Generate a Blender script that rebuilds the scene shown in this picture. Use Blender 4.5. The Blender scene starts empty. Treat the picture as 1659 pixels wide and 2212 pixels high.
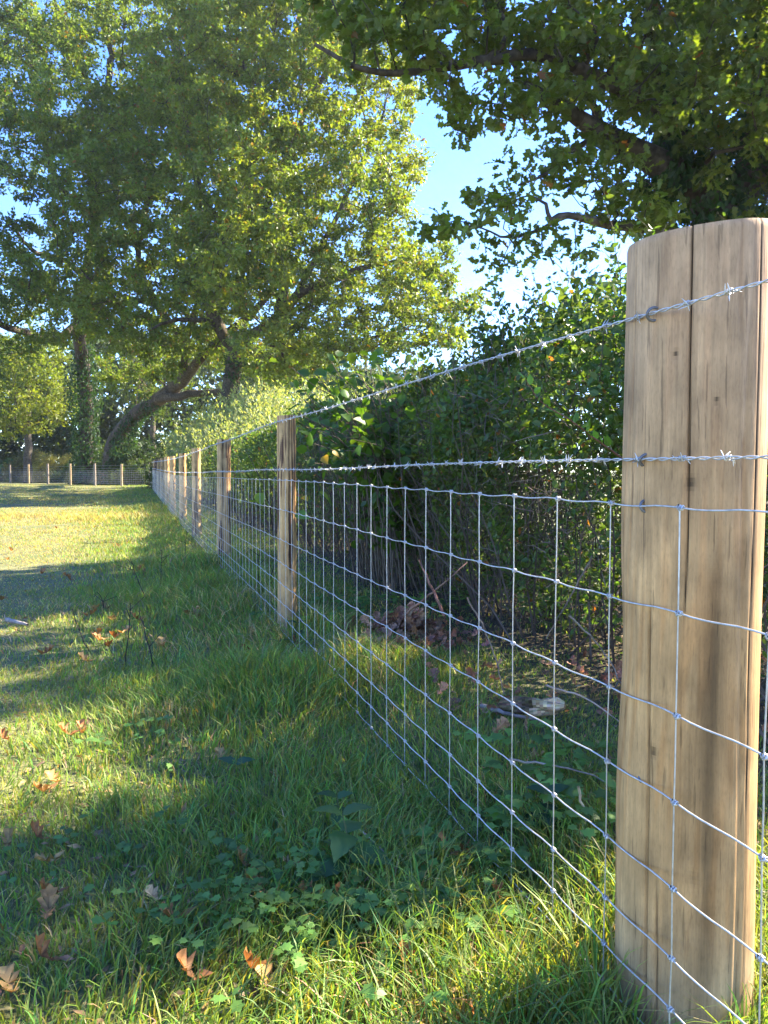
import bpy, math, time
import numpy as np
from math import radians, sin, cos, pi
T0 = time.time()

# ------------------------------------------------------------------ camera, sky, sun, exposure
sc = bpy.context.scene
CAM_H = 0.83
PITCH = radians(2.86)
cam_data = bpy.data.cameras.new('camera')
cam_data.sensor_fit = 'VERTICAL'
cam_data.sensor_height = 24.0
cam_data.lens = 24.0 * 1880.0 / 2560.0
cam_data.clip_start = 0.02
cam_data.clip_end = 2000
cam = bpy.data.objects.new('camera', cam_data)
sc.collection.objects.link(cam)
cam.location = (0, 0, CAM_H)
cam.rotation_euler = (radians(90) - PITCH, 0, 0)
sc.camera = cam

SUN_AZ, SUN_EL = radians(66), radians(41)      # azimuth clockwise from +Y
world = bpy.data.worlds.new('World')
sc.world = world
world.use_nodes = True
wn = world.node_tree
wn.nodes.clear()
sky = wn.nodes.new('ShaderNodeTexSky')
sky.sky_type = 'NISHITA'
sky.sun_disc = False
sky.sun_elevation = SUN_EL
sky.sun_rotation = SUN_AZ
sky.air_density = 1.0
sky.dust_density = 0.0
sky.altitude = 1800
sky.ozone_density = 3.5
bg = wn.nodes.new('ShaderNodeBackground')
bg.inputs['Strength'].default_value = 0.125
wo = wn.nodes.new('ShaderNodeOutputWorld')
hs = wn.nodes.new('ShaderNodeHueSaturation')
hs.inputs['Saturation'].default_value = 1.2
hs.inputs['Hue'].default_value = .515
wn.links.new(sky.outputs[0], hs.inputs['Color'])
wn.links.new(hs.outputs[0], bg.inputs[0])
wn.links.new(bg.outputs[0], wo.inputs[0])
sun_d = bpy.data.lights.new('sun', 'SUN')
sun_d.energy = 4.9
sun_d.angle = radians(0.53)
sun_d.color = (1.0, 0.89, 0.70)
sun = bpy.data.objects.new('sun', sun_d)
sc.collection.objects.link(sun)
sun.rotation_euler = (radians(90) - SUN_EL, 0, -SUN_AZ + pi)
sun.location = (20, 10, 30)
sc.view_settings.view_transform = 'Standard'
sc.view_settings.look = 'None'
sc.view_settings.gamma = 1.0
sc.view_settings.use_curve_mapping = False
sc.view_settings.exposure = 2.62
sc.cycles.max_bounces = 8
sc.cycles.diffuse_bounces = 4
sc.cycles.transmission_bounces = 5
sc.cycles.glossy_bounces = 2
sc.cycles.use_denoising = True

# ------------------------------------------------------------------ helpers
RNG = np.random.default_rng(7)
F, CX, CY = 1625.0, 830.0, 1106.0               # photograph measured at 1659 x 2212

def P(x, y, D):
    """The point at horizontal depth D seen at photo position x, y."""
    cx, cy = (x - CX) / F, -(y - CY) / F
    d = np.array([cx, cos(PITCH) + cy * sin(PITCH), -sin(PITCH) + cy * cos(PITCH)])
    return np.array([0, 0, CAM_H]) + d * (D / d[1])

def ground_at(x, y):
    """The ground point seen at photo position x, y."""
    cx, cy = (x - CX) / F, -(y - CY) / F
    d = np.array([cx, cos(PITCH) + cy * sin(PITCH), -sin(PITCH) + cy * cos(PITCH)])
    D = 1.0
    for _ in range(40):
        p = np.array([0, 0, CAM_H]) + d * (D / d[1])
        t = (CAM_H - terrain(p[0], p[1])) / max(-d[2], 1e-4)
        D = 0.5 * D + 0.5 * t * d[1]
    p = np.array([0, 0, CAM_H]) + d * (D / d[1])
    return np.array([p[0], p[1], float(terrain(p[0], p[1]))])

_tab = np.random.default_rng(99).random((256, 256))
def vnoise(x, y, s=0):
    x = np.asarray(x, float) + s * 17.3; y = np.asarray(y, float) + s * 31.7
    xi = np.floor(x).astype(int); yi = np.floor(y).astype(int)
    fx = x - xi; fy = y - yi
    fx = fx * fx * (3 - 2 * fx); fy = fy * fy * (3 - 2 * fy)
    a = _tab[xi % 256, yi % 256]; b = _tab[(xi + 1) % 256, yi % 256]
    c = _tab[xi % 256, (yi + 1) % 256]; d = _tab[(xi + 1) % 256, (yi + 1) % 256]
    return (a * (1 - fx) + b * fx) * (1 - fy) + (c * (1 - fx) + d * fx) * fy

# fence line: point and direction, s is measured along it from the first stay
P0 = np.array([0.40, 1.0]); U = np.array([-0.3324, 1.0]); U /= np.linalg.norm(U)
NR = np.array([U[1], -U[0]])                     # to the right of the fence (the hedge side)
def off_s(x, y):
    dx = np.asarray(x) - P0[0]; dy = np.asarray(y) - P0[1]
    return dx * NR[0] + dy * NR[1], dx * U[0] + dy * U[1]
def LP(s, off=0.0):
    return P0 + U * s + NR * off

def sstep(a, b, x):
    t = np.clip((np.asarray(x, float) - a) / (b - a), 0, 1)
    return t * t * (3 - 2 * t)

def terrain(x, y):
    o, s = off_s(x, y)
    z = 0.25 * sstep(9, 36, y)
    z = z + 0.035 * (vnoise(np.asarray(x) * 0.9, np.asarray(y) * 0.9, 3) - .5) * sstep(60, 20, np.hypot(x, y))
    z = z + 0.06 * sstep(0.01, .14, o) * sstep(40, 30, y)
    z = z + 0.05 * sstep(0.7, 1.6, o) * sstep(40, 30, y)
    z = z - 0.03 * np.exp(-((o + 2.4) / .7) ** 2) * sstep(40, 25, y)
    z = z + 1.2 * sstep(60, 200, np.hypot(x, y)) 
    return z

def V3(p2, z):
    return np.array([p2[0], p2[1], z])

def attr_mat(name, rough=.5, trans=0.0, spec=.3, noise=0.25, scale=18.0, warm=(1.5, 1.35, .45)):
    """Surface that takes its own base colour from the 'Col' attribute, with fine procedural variation."""
    m = bpy.data.materials.new(name); m.use_nodes = True
    nt = m.node_tree; N = nt.nodes; L = nt.links
    b = N['Principled BSDF']; out = N['Material Output']
    at = N.new('ShaderNodeAttribute'); at.attribute_name = 'Col'
    tc = N.new('ShaderNodeTexCoord'); no = N.new('ShaderNodeTexNoise')
    no.inputs['Scale'].default_value = scale; no.inputs['Detail'].default_value = 3
    L.new(tc.outputs['Object'], no.inputs['Vector'])
    mr = N.new('ShaderNodeMapRange'); mr.inputs[1].default_value = .3; mr.inputs[2].default_value = .7
    mr.inputs[3].default_value = 1 - noise; mr.inputs[4].default_value = 1 + noise
    L.new(no.outputs[0], mr.inputs[0])
    mu = N.new('ShaderNodeVectorMath'); mu.operation = 'SCALE'
    L.new(at.outputs['Color'], mu.inputs[0]); L.new(mr.outputs[0], mu.inputs['Scale'])
    L.new(mu.outputs[0], b.inputs['Base Color'])
    b.inputs['Roughness'].default_value = rough
    b.inputs['Specular IOR Level'].default_value = spec
    if trans > 0:
        tr = N.new('ShaderNodeBsdfTranslucent')
        mw = N.new('ShaderNodeVectorMath'); mw.operation = 'MULTIPLY'; mw.inputs[1].default_value = warm
        L.new(mu.outputs[0], mw.inputs[0]); L.new(mw.outputs[0], tr.inputs['Color'])
        mx = N.new('ShaderNodeMixShader'); mx.inputs[0].default_value = trans
        L.new(b.outputs[0], mx.inputs[1]); L.new(tr.outputs[0], mx.inputs[2])
        L.new(mx.outputs[0], out.inputs['Surface'])
    return m

M = {}
M['leaf'] = attr_mat('leaf_surface', .48, .48, .4, .15, 3.0, (1.8, 1.68, .5))
M['grass'] = attr_mat('grass_blade', .5, .4, .3, .2, 6.0, (1.8, 1.6, .5))
M['bark'] = attr_mat('bark', .9, 0, .1, .5, 14.0)
M['twig'] = attr_mat('twig_bark', .8, 0, .2, .3, 20.0)
M['dry'] = attr_mat('dry_leaf', .6, .25, .3, .35, 60.0, (1.5, 1.2, .7))
M['wood'] = attr_mat('post_wood', .75, 0, .25, .18, 9.0)

def ground_mat():
    m = bpy.data.materials.new('ground_soil'); m.use_nodes = True
    N = m.node_tree.nodes; L = m.node_tree.links; b = N['Principled BSDF']
    tc = N.new('ShaderNodeTexCoord')
    n1 = N.new('ShaderNodeTexNoise'); n1.inputs['Scale'].default_value = 1.3; n1.inputs['Detail'].default_value = 6
    n2 = N.new('ShaderNodeTexNoise'); n2.inputs['Scale'].default_value = 60; n2.inputs['Detail'].default_value = 5
    for n in (n1, n2): L.new(tc.outputs['Object'], n.inputs['Vector'])
    r1 = N.new('ShaderNodeValToRGB'); e = r1.color_ramp.elements
    e[0].position = .35; e[0].color = (.12, .14, .045, 1); e[1].position = .65; e[1].color = (.19, .19, .075, 1)
    r2 = N.new('ShaderNodeValToRGB'); e = r2.color_ramp.elements
    e[0].position = .35; e[0].color = (.35, .35, .35, 1); e[1].position = .7; e[1].color = (1.3, 1.25, 1.1, 1)
    L.new(n1.outputs[0], r1.inputs[0]); L.new(n2.outputs[0], r2.inputs[0])
    mx = N.new('ShaderNodeMix'); mx.data_type = 'RGBA'; mx.blend_type = 'MULTIPLY'; mx.inputs[0].default_value = 1
    L.new(r1.outputs[0], mx.inputs[6]); L.new(r2.outputs[0], mx.inputs[7]); at = N.new('ShaderNodeAttribute'); at.attribute_name = 'Col'
    m2 = N.new('ShaderNodeMix'); m2.data_type = 'RGBA'; m2.blend_type = 'MULTIPLY'; m2.inputs[0].default_value = 1
    L.new(mx.outputs[2], m2.inputs[6]); L.new(at.outputs['Color'], m2.inputs[7]); L.new(m2.outputs[2], b.inputs['Base Color'])
    b.inputs['Roughness'].default_value = .95
    bu = N.new('ShaderNodeBump'); bu.inputs['Strength'].default_value = .7; bu.inputs['Distance'].default_value = .02
    L.new(n2.outputs[0], bu.inputs['Height']); L.new(bu.outputs[0], b.inputs['Normal'])
    return m
M['ground'] = ground_mat()

def metal(name, col, rough, met):
    m = bpy.data.materials.new(name); m.use_nodes = True
    N = m.node_tree.nodes; L = m.node_tree.links; b = N['Principled BSDF']
    b.inputs['Metallic'].default_value = met; b.inputs['Roughness'].default_value = rough
    tc = N.new('ShaderNodeTexCoord'); n = N.new('ShaderNodeTexNoise'); n.inputs['Scale'].default_value = 90
    L.new(tc.outputs['Object'], n.inputs['Vector'])
    r = N.new('ShaderNodeValToRGB'); e = r.color_ramp.elements
    e[0].position = .3; e[0].color = tuple(c * .7 for c in col) + (1,); e[1].position = .6; e[1].color = col + (1,)
    L.new(n.outputs[0], r.inputs[0]); L.new(r.outputs[0], b.inputs['Base Color'])
    return m
M['zinc'] = metal('galvanised_wire', (.60, .59, .57), .42, .6)
M['staple'] = metal('staple_steel', (.20, .20, .21), .5, .6)

def wood_mat():
    """Peeled chestnut: stretched grain multiplied over the 'Col' attribute, with fine relief."""
    m = M['wood']; nt = m.node_tree; N = nt.nodes; L = nt.links; b = N['Principled BSDF']
    src = b.inputs['Base Color'].links[0].from_socket
    tc = N.new('ShaderNodeTexCoord')
    outs = []
    for sc_, st, det in ((95, .05, 7), (260, .03, 3), (16, .35, 6)):
        mp = N.new('ShaderNodeMapping'); mp.inputs['Scale'].default_value = (1, 1, st)
        no = N.new('ShaderNodeTexNoise'); no.inputs['Scale'].default_value = sc_; no.inputs['Detail'].default_value = det
        no.inputs['Distortion'].default_value = 1.1
        L.new(tc.outputs['Object'], mp.inputs[0]); L.new(mp.outputs[0], no.inputs['Vector']); outs.append(no)
    cur = src
    for no, lo, hi in ((outs[0], .86, 1.10), (outs[1], .90, 1.07), (outs[2], .80, 1.14)):
        mr = N.new('ShaderNodeMapRange'); mr.inputs[1].default_value = .33; mr.inputs[2].default_value = .67
        mr.inputs[3].default_value = lo; mr.inputs[4].default_value = hi
        L.new(no.outputs[0], mr.inputs[0])
        mu = N.new('ShaderNodeVectorMath'); mu.operation = 'SCALE'
        L.new(cur, mu.inputs[0]); L.new(mr.outputs[0], mu.inputs['Scale']); cur = mu.outputs[0]
    # short dark checks along the grain, and soft mottling
    for scl, st, lo, hi, dk in ((150, .06, .33, .37, .62), (34, .45, .30, .55, .80), (420, .25, .30, .5, .85)):
        mp = N.new('ShaderNodeMapping'); mp.inputs['Scale'].default_value = (1, 1, st); mp.inputs['Location'].default_value = (scl * .01, 0, .3)
        no = N.new('ShaderNodeTexNoise'); no.inputs['Scale'].default_value = scl; no.inputs['Detail'].default_value = 4
        L.new(tc.outputs['Object'], mp.inputs[0]); L.new(mp.outputs[0], no.inputs['Vector'])
        mr = N.new('ShaderNodeMapRange'); mr.inputs[1].default_value = lo; mr.inputs[2].default_value = hi; mr.inputs[3].default_value = dk; mr.inputs[4].default_value = 1.0
        L.new(no.outputs[0], mr.inputs[0]); mu = N.new('ShaderNodeVectorMath'); mu.operation = 'SCALE'
        L.new(cur, mu.inputs[0]); L.new(mr.outputs[0], mu.inputs['Scale']); cur = mu.outputs[0]
    L.new(cur, b.inputs['Base Color'])
    bu = N.new('ShaderNodeBump'); bu.inputs['Strength'].default_value = .55; bu.inputs['Distance'].default_value = .0025
    L.new(outs[0].outputs[0], bu.inputs['Height']); L.new(bu.outputs[0], b.inputs['Normal'])
wood_mat()

class MB:
    """Collects faces as numpy blocks and links them as one mesh object."""
    def __init__(s): s.v = []; s.f = []; s.c = []; s.n = 0; s.m = []
    def add(s, verts, faces, col=(.5, .5, .5), smooth=False):
        verts = np.asarray(verts, np.float32).reshape(-1, 3); faces = np.asarray(faces, np.int64)
        s.v.append(verts); s.f.append(faces + s.n); s.n += len(verts)
        col = np.asarray(col, np.float32)
        if col.ndim == 1: col = np.tile(col[:3], (len(faces), 1))
        s.c.append(col); s.m.append(np.full(len(faces), smooth))
    def build(s, name, mat, parent=None, origin=None):
        v = np.concatenate(s.v)
        org = np.zeros(3) if origin is None else np.asarray(origin, float)
        if parent is not None and origin is None:
            o = parent; 
            while o is not None: org = org + np.array(o.location); o = o.parent
        v = v - org.astype(np.float32)
        me = bpy.data.meshes.new(name)
        lv = np.concatenate([f.ravel() for f in s.f]).astype(np.int32)
        tot = np.concatenate([np.full(len(f), f.shape[1]) for f in s.f]).astype(np.int32)
        st = np.concatenate([[0], np.cumsum(tot)[:-1]]).astype(np.int32)
        me.vertices.add(len(v)); me.vertices.foreach_set('co', v.ravel())
        me.loops.add(len(lv)); me.loops.foreach_set('vertex_index', lv)
        me.polygons.add(len(tot)); me.polygons.foreach_set('loop_start', st); me.polygons.foreach_set('loop_total', tot)
        me.polygons.foreach_set('use_smooth', np.concatenate(s.m))
        me.update(calc_edges=True)
        c = np.concatenate(s.c); a = me.attributes.new('Col', 'FLOAT_COLOR', 'FACE')
        a.data.foreach_set('color', np.concatenate([c, np.ones((len(c), 1))], 1).astype(np.float32).ravel())
        me.materials.append(mat)
        o = bpy.data.objects.new(name, me); sc.collection.objects.link(o)
        if parent is not None: o.parent = parent
        if origin is not None: o.location = org
        return o

def tag(o, label=None, cat=None, group=None, kind=None):
    for k, v in (('label', label), ('category', cat), ('group', group), ('kind', kind)):
        if v: o[k] = v
    return o
def empty(name, loc, label, cat, group=None):
    o = bpy.data.objects.new(name, None); sc.collection.objects.link(o)
    o.location = [float(c) for c in loc]; o.empty_display_size = .1
    return tag(o, label, cat, group)

def norm(a):
    return a / np.maximum(np.linalg.norm(a, axis=-1, keepdims=True), 1e-9)
def frames(d, up):
    """n x 3 x 3 frames (columns x, y=d, z) with z near up."""
    d = norm(d); x = norm(np.cross(d, up)); z = np.cross(x, d)
    return np.stack([x, d, z], -1)
def tube(pts, rad, sides=6, caps=False):
    pts = np.asarray(pts, float); n = len(pts); rad = np.broadcast_to(rad, (n,)).astype(float)
    t = norm(np.gradient(pts, axis=0)); ref = np.array([0, 0, 1.0]) if abs(t[:, 2]).mean() < .8 else np.array([1.0, 0, 0])
    a = norm(np.cross(t, ref)); b = np.cross(t, a)
    th = np.arange(sides) / sides * 2 * pi
    v = pts[:, None] + rad[:, None, None] * (np.cos(th)[None, :, None] * a[:, None] + np.sin(th)[None, :, None] * b[:, None])
    i = np.arange(n - 1)[:, None] * sides; j = np.arange(sides)[None]; k = (j + 1) % sides
    f = np.stack([i + j, i + k, i + sides + k, i + sides + j], -1).reshape(-1, 4)
    return v.reshape(-1, 3), f
def instance(tv, pos, fr, scl):
    """Copies of template vertices tv at pos, turned by fr, scaled by scl -> (n*k, 3)."""
    scl = np.asarray(scl)
    if scl.ndim == 1: scl = np.repeat(scl[:, None], 3, 1)
    v = tv[None] * scl[:, None]
    return (np.einsum('nij,nkj->nki', fr, v) + pos[:, None]).reshape(-1, 3)
def inst_faces(tf, n, k):
    return (np.asarray(tf)[None] + (np.arange(n) * k)[:, None, None]).reshape(-1, np.asarray(tf).shape[1])
def add_inst(mb, tv, tfs, pos, fr, scl, col, smooth=False):
    n = len(pos); v = instance(tv, pos, fr, scl)
    base = mb.n; mb.v.append(v.astype(np.float32)); mb.n += len(v)
    for tf in tfs:
        f = inst_faces(tf, n, len(tv)) + base
        mb.f.append(f); mb.c.append(np.repeat(col, len(tf), 0).astype(np.float32)); mb.m.append(np.full(len(f), smooth))

# leaf templates: length 1 along +y, face normal +z
KITE_V = np.array([[0, 0, 0], [.30, .45, .07], [0, 1, -.06], [-.30, .45, .07]]); KITE_F = [np.array([[0, 1, 2], [0, 2, 3]])]
OVAL_V = np.array([[0, 0, 0], [.25, .24, .06], [.27, .62, .03], [0, 1, -.07], [-.27, .62, .03], [-.25, .24, .06]])
OVAL_F = [np.array([[0, 1, 2, 3], [0, 3, 4, 5]])]
LANCE_V = np.array([[0, 0, 0], [.11, .4, .02], [0, 1, -.1], [-.11, .4, .02]]); LANCE_F = KITE_F
def oak_leaf():
    xs = [.03, .10, .20, .12, .30, .19, .38, .22, .30, .14]
    ys = [.08, .16, .26, .36, .44, .55, .64, .76, .88, .97]
    r = [(x, y, .07 * (x / .38)) for x, y in zip(xs, ys)]
    v = [(0, 0, 0)] + r + [(0, 1.02, -.08)] + [(-x, y, z) for x, y, z in r[::-1]]
    v += [(0, .3, -.02), (0, .6, -.03), (0, .85, -.06)]
    v = np.array(v); n = len(xs); a, b, c = len(v) - 3, len(v) - 2, len(v) - 1
    tip = n + 1
    tri = []
    mids = [0, 0, a, a, a, b, b, b, c, c]
    for i in range(1, n):
        tri.append((mids[i], i, i + 1))
        j = 2 * n + 2 - i
        tri.append((mids[i], j - 1, j))
    tri += [(0, 3, a), (0, a, 2 * n - 1), (a, 6 - 0, b), (a, b, 2 * n + 2 - 6), (b, 9, c), (b, c, 2 * n + 2 - 9), (c, n, tip), (c, tip, n + 2)]
    return v, np.array(tri)
OAK_V, OAK_T = oak_leaf(); OAK_F = [OAK_T]
# lighter lobed leaf for the near crown
LOB_V = np.array([[0, 0, 0], [.22, .26, .04], [.10, .36, .0], [.36, .55, .08], [.18, .68, .02], [.30, .86, .06], [0, 1.02, -.08], [-.30, .86, .06], [-.18, .68, .02], [-.36, .55, .08], [-.10, .36, .0], [-.22, .26, .04]])
LOB_F = [np.array([[0, 1, 2], [0, 10, 11], [0, 2, 10], [2, 3, 4], [10, 8, 9], [2, 4, 8], [2, 8, 10], [4, 5, 6], [8, 6, 7], [4, 6, 8]])]

def jitter_cols(base, n, rng, j=.22, hue=.12):
    c = np.asarray(base, float)[None] * (1 + (rng.random((n, 1)) - .5) * 2 * j)
    return np.clip(c * (1 + (rng.random((n, 3)) - .5) * 2 * hue), .004, .9)

# ------------------------------------------------------------------ ground
def build_ground():
    def axis(a, b, near, n1, n2):
        return np.unique(np.concatenate([np.linspace(-near, near, n1), np.linspace(a, b, n2)]))
    xs = axis(-400, 400, 12, 120, 31); ys = np.unique(np.concatenate([np.linspace(-4, 20, 160), np.linspace(20, 46, 40), np.linspace(-400, 400, 41)]))
    X, Y = np.meshgrid(xs, ys, indexing='ij'); Z = terrain(X, Y)
    v = np.stack([X, Y, Z], -1).reshape(-1, 3); ny = len(ys)
    i = np.arange(len(xs) - 1)[:, None] * ny; j = np.arange(ny - 1)[None]
    f = np.stack([i + j, i + ny + j, i + ny + j + 1, i + j + 1], -1).reshape(-1, 4)
    cx_, cy_ = v[f].mean(1)[:, 0], v[f].mean(1)[:, 1]; o, s = off_s(cx_, cy_)
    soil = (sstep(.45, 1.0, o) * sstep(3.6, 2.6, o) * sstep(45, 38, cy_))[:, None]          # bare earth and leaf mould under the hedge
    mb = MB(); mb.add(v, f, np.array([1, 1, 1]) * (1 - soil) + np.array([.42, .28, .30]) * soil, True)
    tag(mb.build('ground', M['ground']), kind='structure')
build_ground()

# ------------------------------------------------------------------ grass
GREEN = np.array([.165, .235, .052]); LUSH = np.array([.125, .22, .055]); STRAW = np.array([.50, .39, .20]); YEL = np.array([.29, .30, .06])
TUFTS = []                                         # x, y, radius, extra height, dryness
for (px, py, r, h, d) in [(350, 1560, .10, .10, .75), (560, 1500, .35, .10, 0), (700, 1500, .30, .12, 0), (430, 1230, .5, .13, .15), (470, 1280, .6, .12, .1), (270, 1120, .9, .13, .75), (230, 1085, .9, .10, .85), (390, 1130, .5, .14, .2),
                        (640, 1380, .3, .10, .1), (330, 1100, .6, .16, .4), (850, 1450, .22, .07, .2), (860, 1960, .12, .05, .2),
                        (900, 2150, .22, .05, .15), (1120, 2150, .2, .05, .1), (300, 2060, .1, .04, .1), (560, 1320, .4, .1, .3), (60, 1120, 1.0, .10, .9), (130, 1080, 1.6, .07, .95)]:
    g = ground_at(px, py); TUFTS.append((g[0], g[1], r, h, d))
pb = P0 + U * .10 + NR * .06
TUFTS.append((pb[0], pb[1], .15, .085, .05))
def build_grass():
    rng = np.random.default_rng(11)
    bands = [(0.85, 1.9, 15000, 1.0), (1.9, 3.2, 8200, 1.2), (3.2, 5.5, 3600, 1.5), (5.5, 9.5, 1500, 2.2), (9.5, 17, 900, 2.7), (17, 30, 300, 4.4), (30, 44, 60, 8)]
    for bi, (y0, y1, dens, wf) in enumerate(bands):
        x0, x1 = -.56 * y1 - 1.0, min(.56 * y1 + .9, 1.9)
        n = int((x1 - x0) * (y1 - y0) * dens)
        x = rng.uniform(x0, x1, n); y = rng.uniform(y0, y1, n)
        k = (np.abs(x) < .56 * y + .9)
        o, s = off_s(x, y); k &= o < 1.35 + .3 * vnoise(x, y, 5)
        # inside the hedge foot the grass thins out
        k &= rng.random(n) > sstep(.55, 1.3, o) * .85
        p1 = (P0 + U * .1027 + NR * .098); k &= np.hypot(x - p1[0], y - p1[1]) > .105
        # bare, trodden patches on the left
        bare = sstep(.60, .80, vnoise(x * 1.6, y * 1.1, 8)) * sstep(-.9, -1.8, o)
        k &= rng.random(n) > bare * .75
        x, y, o = x[k], y[k], o[k]; n = len(x)
        big = vnoise(x * 1.7, y * 1.7, 1); fine = vnoise(x * 7, y * 7, 2)
        H = .017 + .022 * big + .026 * fine * fine
        H += .055 * np.exp(-((o + .05) / .55) ** 2) * (.4 + big) + .03 * np.exp(-((o + .9) / .8) ** 2)
        H *= .82 - .42 * sstep(-.7, -1.5, o) * sstep(12, 5, y)
        dry = .05 + .22 * sstep(.45, .8, vnoise(x * 2.3, y * 2.3, 4)) + .62 * sstep(-.85, -1.9, o) * (.35 + vnoise(x * 3, y * 3, 9))
        dry += .16 * sstep(6.0, 7.5, y) * sstep(16, 12, y) * sstep(-.9, -1.5, o)
        dry -= .15 * sstep(18, 24, y)
        for (tx, ty, r, h, d) in TUFTS:
            w = np.exp(-((x - tx) ** 2 + (y - ty) ** 2) / r ** 2); H += h * w * (.5 + .5 * fine); dry = dry * (1 - w) + (d + .1) * w
        H = np.clip(H, .02, .3) * rng.uniform(.45, 1.25, n)
        lush = np.exp(-((o + .3) / .6) ** 2)
        isdry = rng.random(n) < np.clip(dry, 0, .95)
        H = np.where(isdry & (y < 3), H * .7, H)
        col = np.where((rng.random(n) < lush * .6)[:, None], LUSH, GREEN) * 1.0
        ye = (rng.random(n) < .25 + .4 * dry)[:, None]; col = np.where(ye, col * .5 + YEL * .5, col)
        col = np.where(isdry[:, None], np.where((y > 5)[:, None], STRAW * .55 + YEL * .45, STRAW) * rng.uniform(.55, 1.15, (n, 1)), col)
        col = np.clip(col * rng.uniform(.75, 1.3, (n, 1)) * (1 + .15 * rng.standard_normal((n, 3))), .01, .7)
        az = rng.uniform(0, 2 * pi, n); windx = (vnoise(x * 3, y * 3, 6) - .5) * 2
        lean = rng.uniform(.1, .85, n) * H; lean = np.where(isdry, lean * 1.5, lean)
        dx = np.cos(az) * lean + windx * H * .3; dy = np.sin(az) * lean
        fa = rng.uniform(0, 2 * pi, n); w = rng.uniform(.0008, .0019, n) * wf * (1 + H * 2)
        wx, wy = np.cos(fa) * w, np.sin(fa) * w
        z = terrain(x, y) - .004
        lv = [(0, 1.0, 0), (.45, .85, .22), (.8, .55, .62), (1.0, 0, 1.0)] if bi < 1 else [(0, 1.0, 0), (.6, .75, .4), (1.0, 0, 1.0)]
        vs = []
        for (hz, ww, dd) in lv[:-1]:
            for sg in (-1, 1):
                vs.append(np.stack([x + dx * dd + sg * wx * ww, y + dy * dd + sg * wy * ww, z + H * hz * (1 - .25 * dd)], -1))
        vs.append(np.stack([x + dx, y + dy, z + H * .78], -1))
        v = np.stack(vs, 1); kk = v.shape[1]
        mb = MB(); base = 0; mb.v.append(v.reshape(-1, 3).astype(np.float32)); mb.n = n * kk
        q = [[0, 1, 3, 2], [2, 3, 5, 4]][: len(lv) - 2]; t = [[kk - 3, kk - 2, kk - 1]]
        for tf in (q, t):
            f = inst_faces(tf, n, kk); mb.f.append(f); mb.c.append(np.repeat(col, len(tf), 0)); mb.m.append(np.full(len(f), True))
        nm = mb.build('grass', M['grass'])
        tag(nm, ['short meadow grass at the very front of the field', 'mixed green and straw grass a little beyond the front', 'shaded grass beside the second post', 'sunlit grass in the middle of the field', 'grass beside the farther fence posts', 'bright grass well down the field', 'grass in front of the far cross fence'][bi], 'grass', None, 'stuff')
    print('grass', time.time() - T0)
build_grass()

# ------------------------------------------------------------------ fence
WZ1 = [1095, 1325, 1550, 1735, 1918, 2067, 2180]           # mesh line wires at the first stay
WZ2 = [1036.7, 1099.7, 1163.6, 1212, 1255, 1295, 1325]     # the same at the second post
z1 = [P(1480, y, 1.0)[2] for y in WZ1] + [.035]
z2 = [P(605, y, 3.8)[2] for y in WZ2] + [.050]
print('wires', np.round(z1, 3), np.round(z2, 3))
b1 = [P(1480, 657, 1.0)[2], P(1480, 991, 1.0)[2]]; b2 = [P(605, 912, 3.8)[2], P(605, 1015, 3.8)[2]]
S2 = 2.8 / U[1]
def wire_z(za, zb, s):
    s = np.asarray(s, float); x = P0[0] + U[0] * s; y = P0[1] + U[1] * s
    t = np.minimum(s / S2, 1)
    return za + (zb - za) * t + .25 * sstep(9, 36, y)
S_END = 34.4 / U[1]
POST_D = [1.128, 3.86, 6.72, 9.55, 12.35, 15.2, 18.05, 20.9, 23.75, 26.6, 29.45, 32.3, 35.2]
POST_TOP = [None, 897, 950, 968, 979.5, 985.5, 987, 990, 991, 993, 995, 997, 998.5]

fence = empty('wire_fence', V3(LP(0), 0), 'long galvanised stock fence on round chestnut posts running beside the hedge', 'fence')

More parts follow.
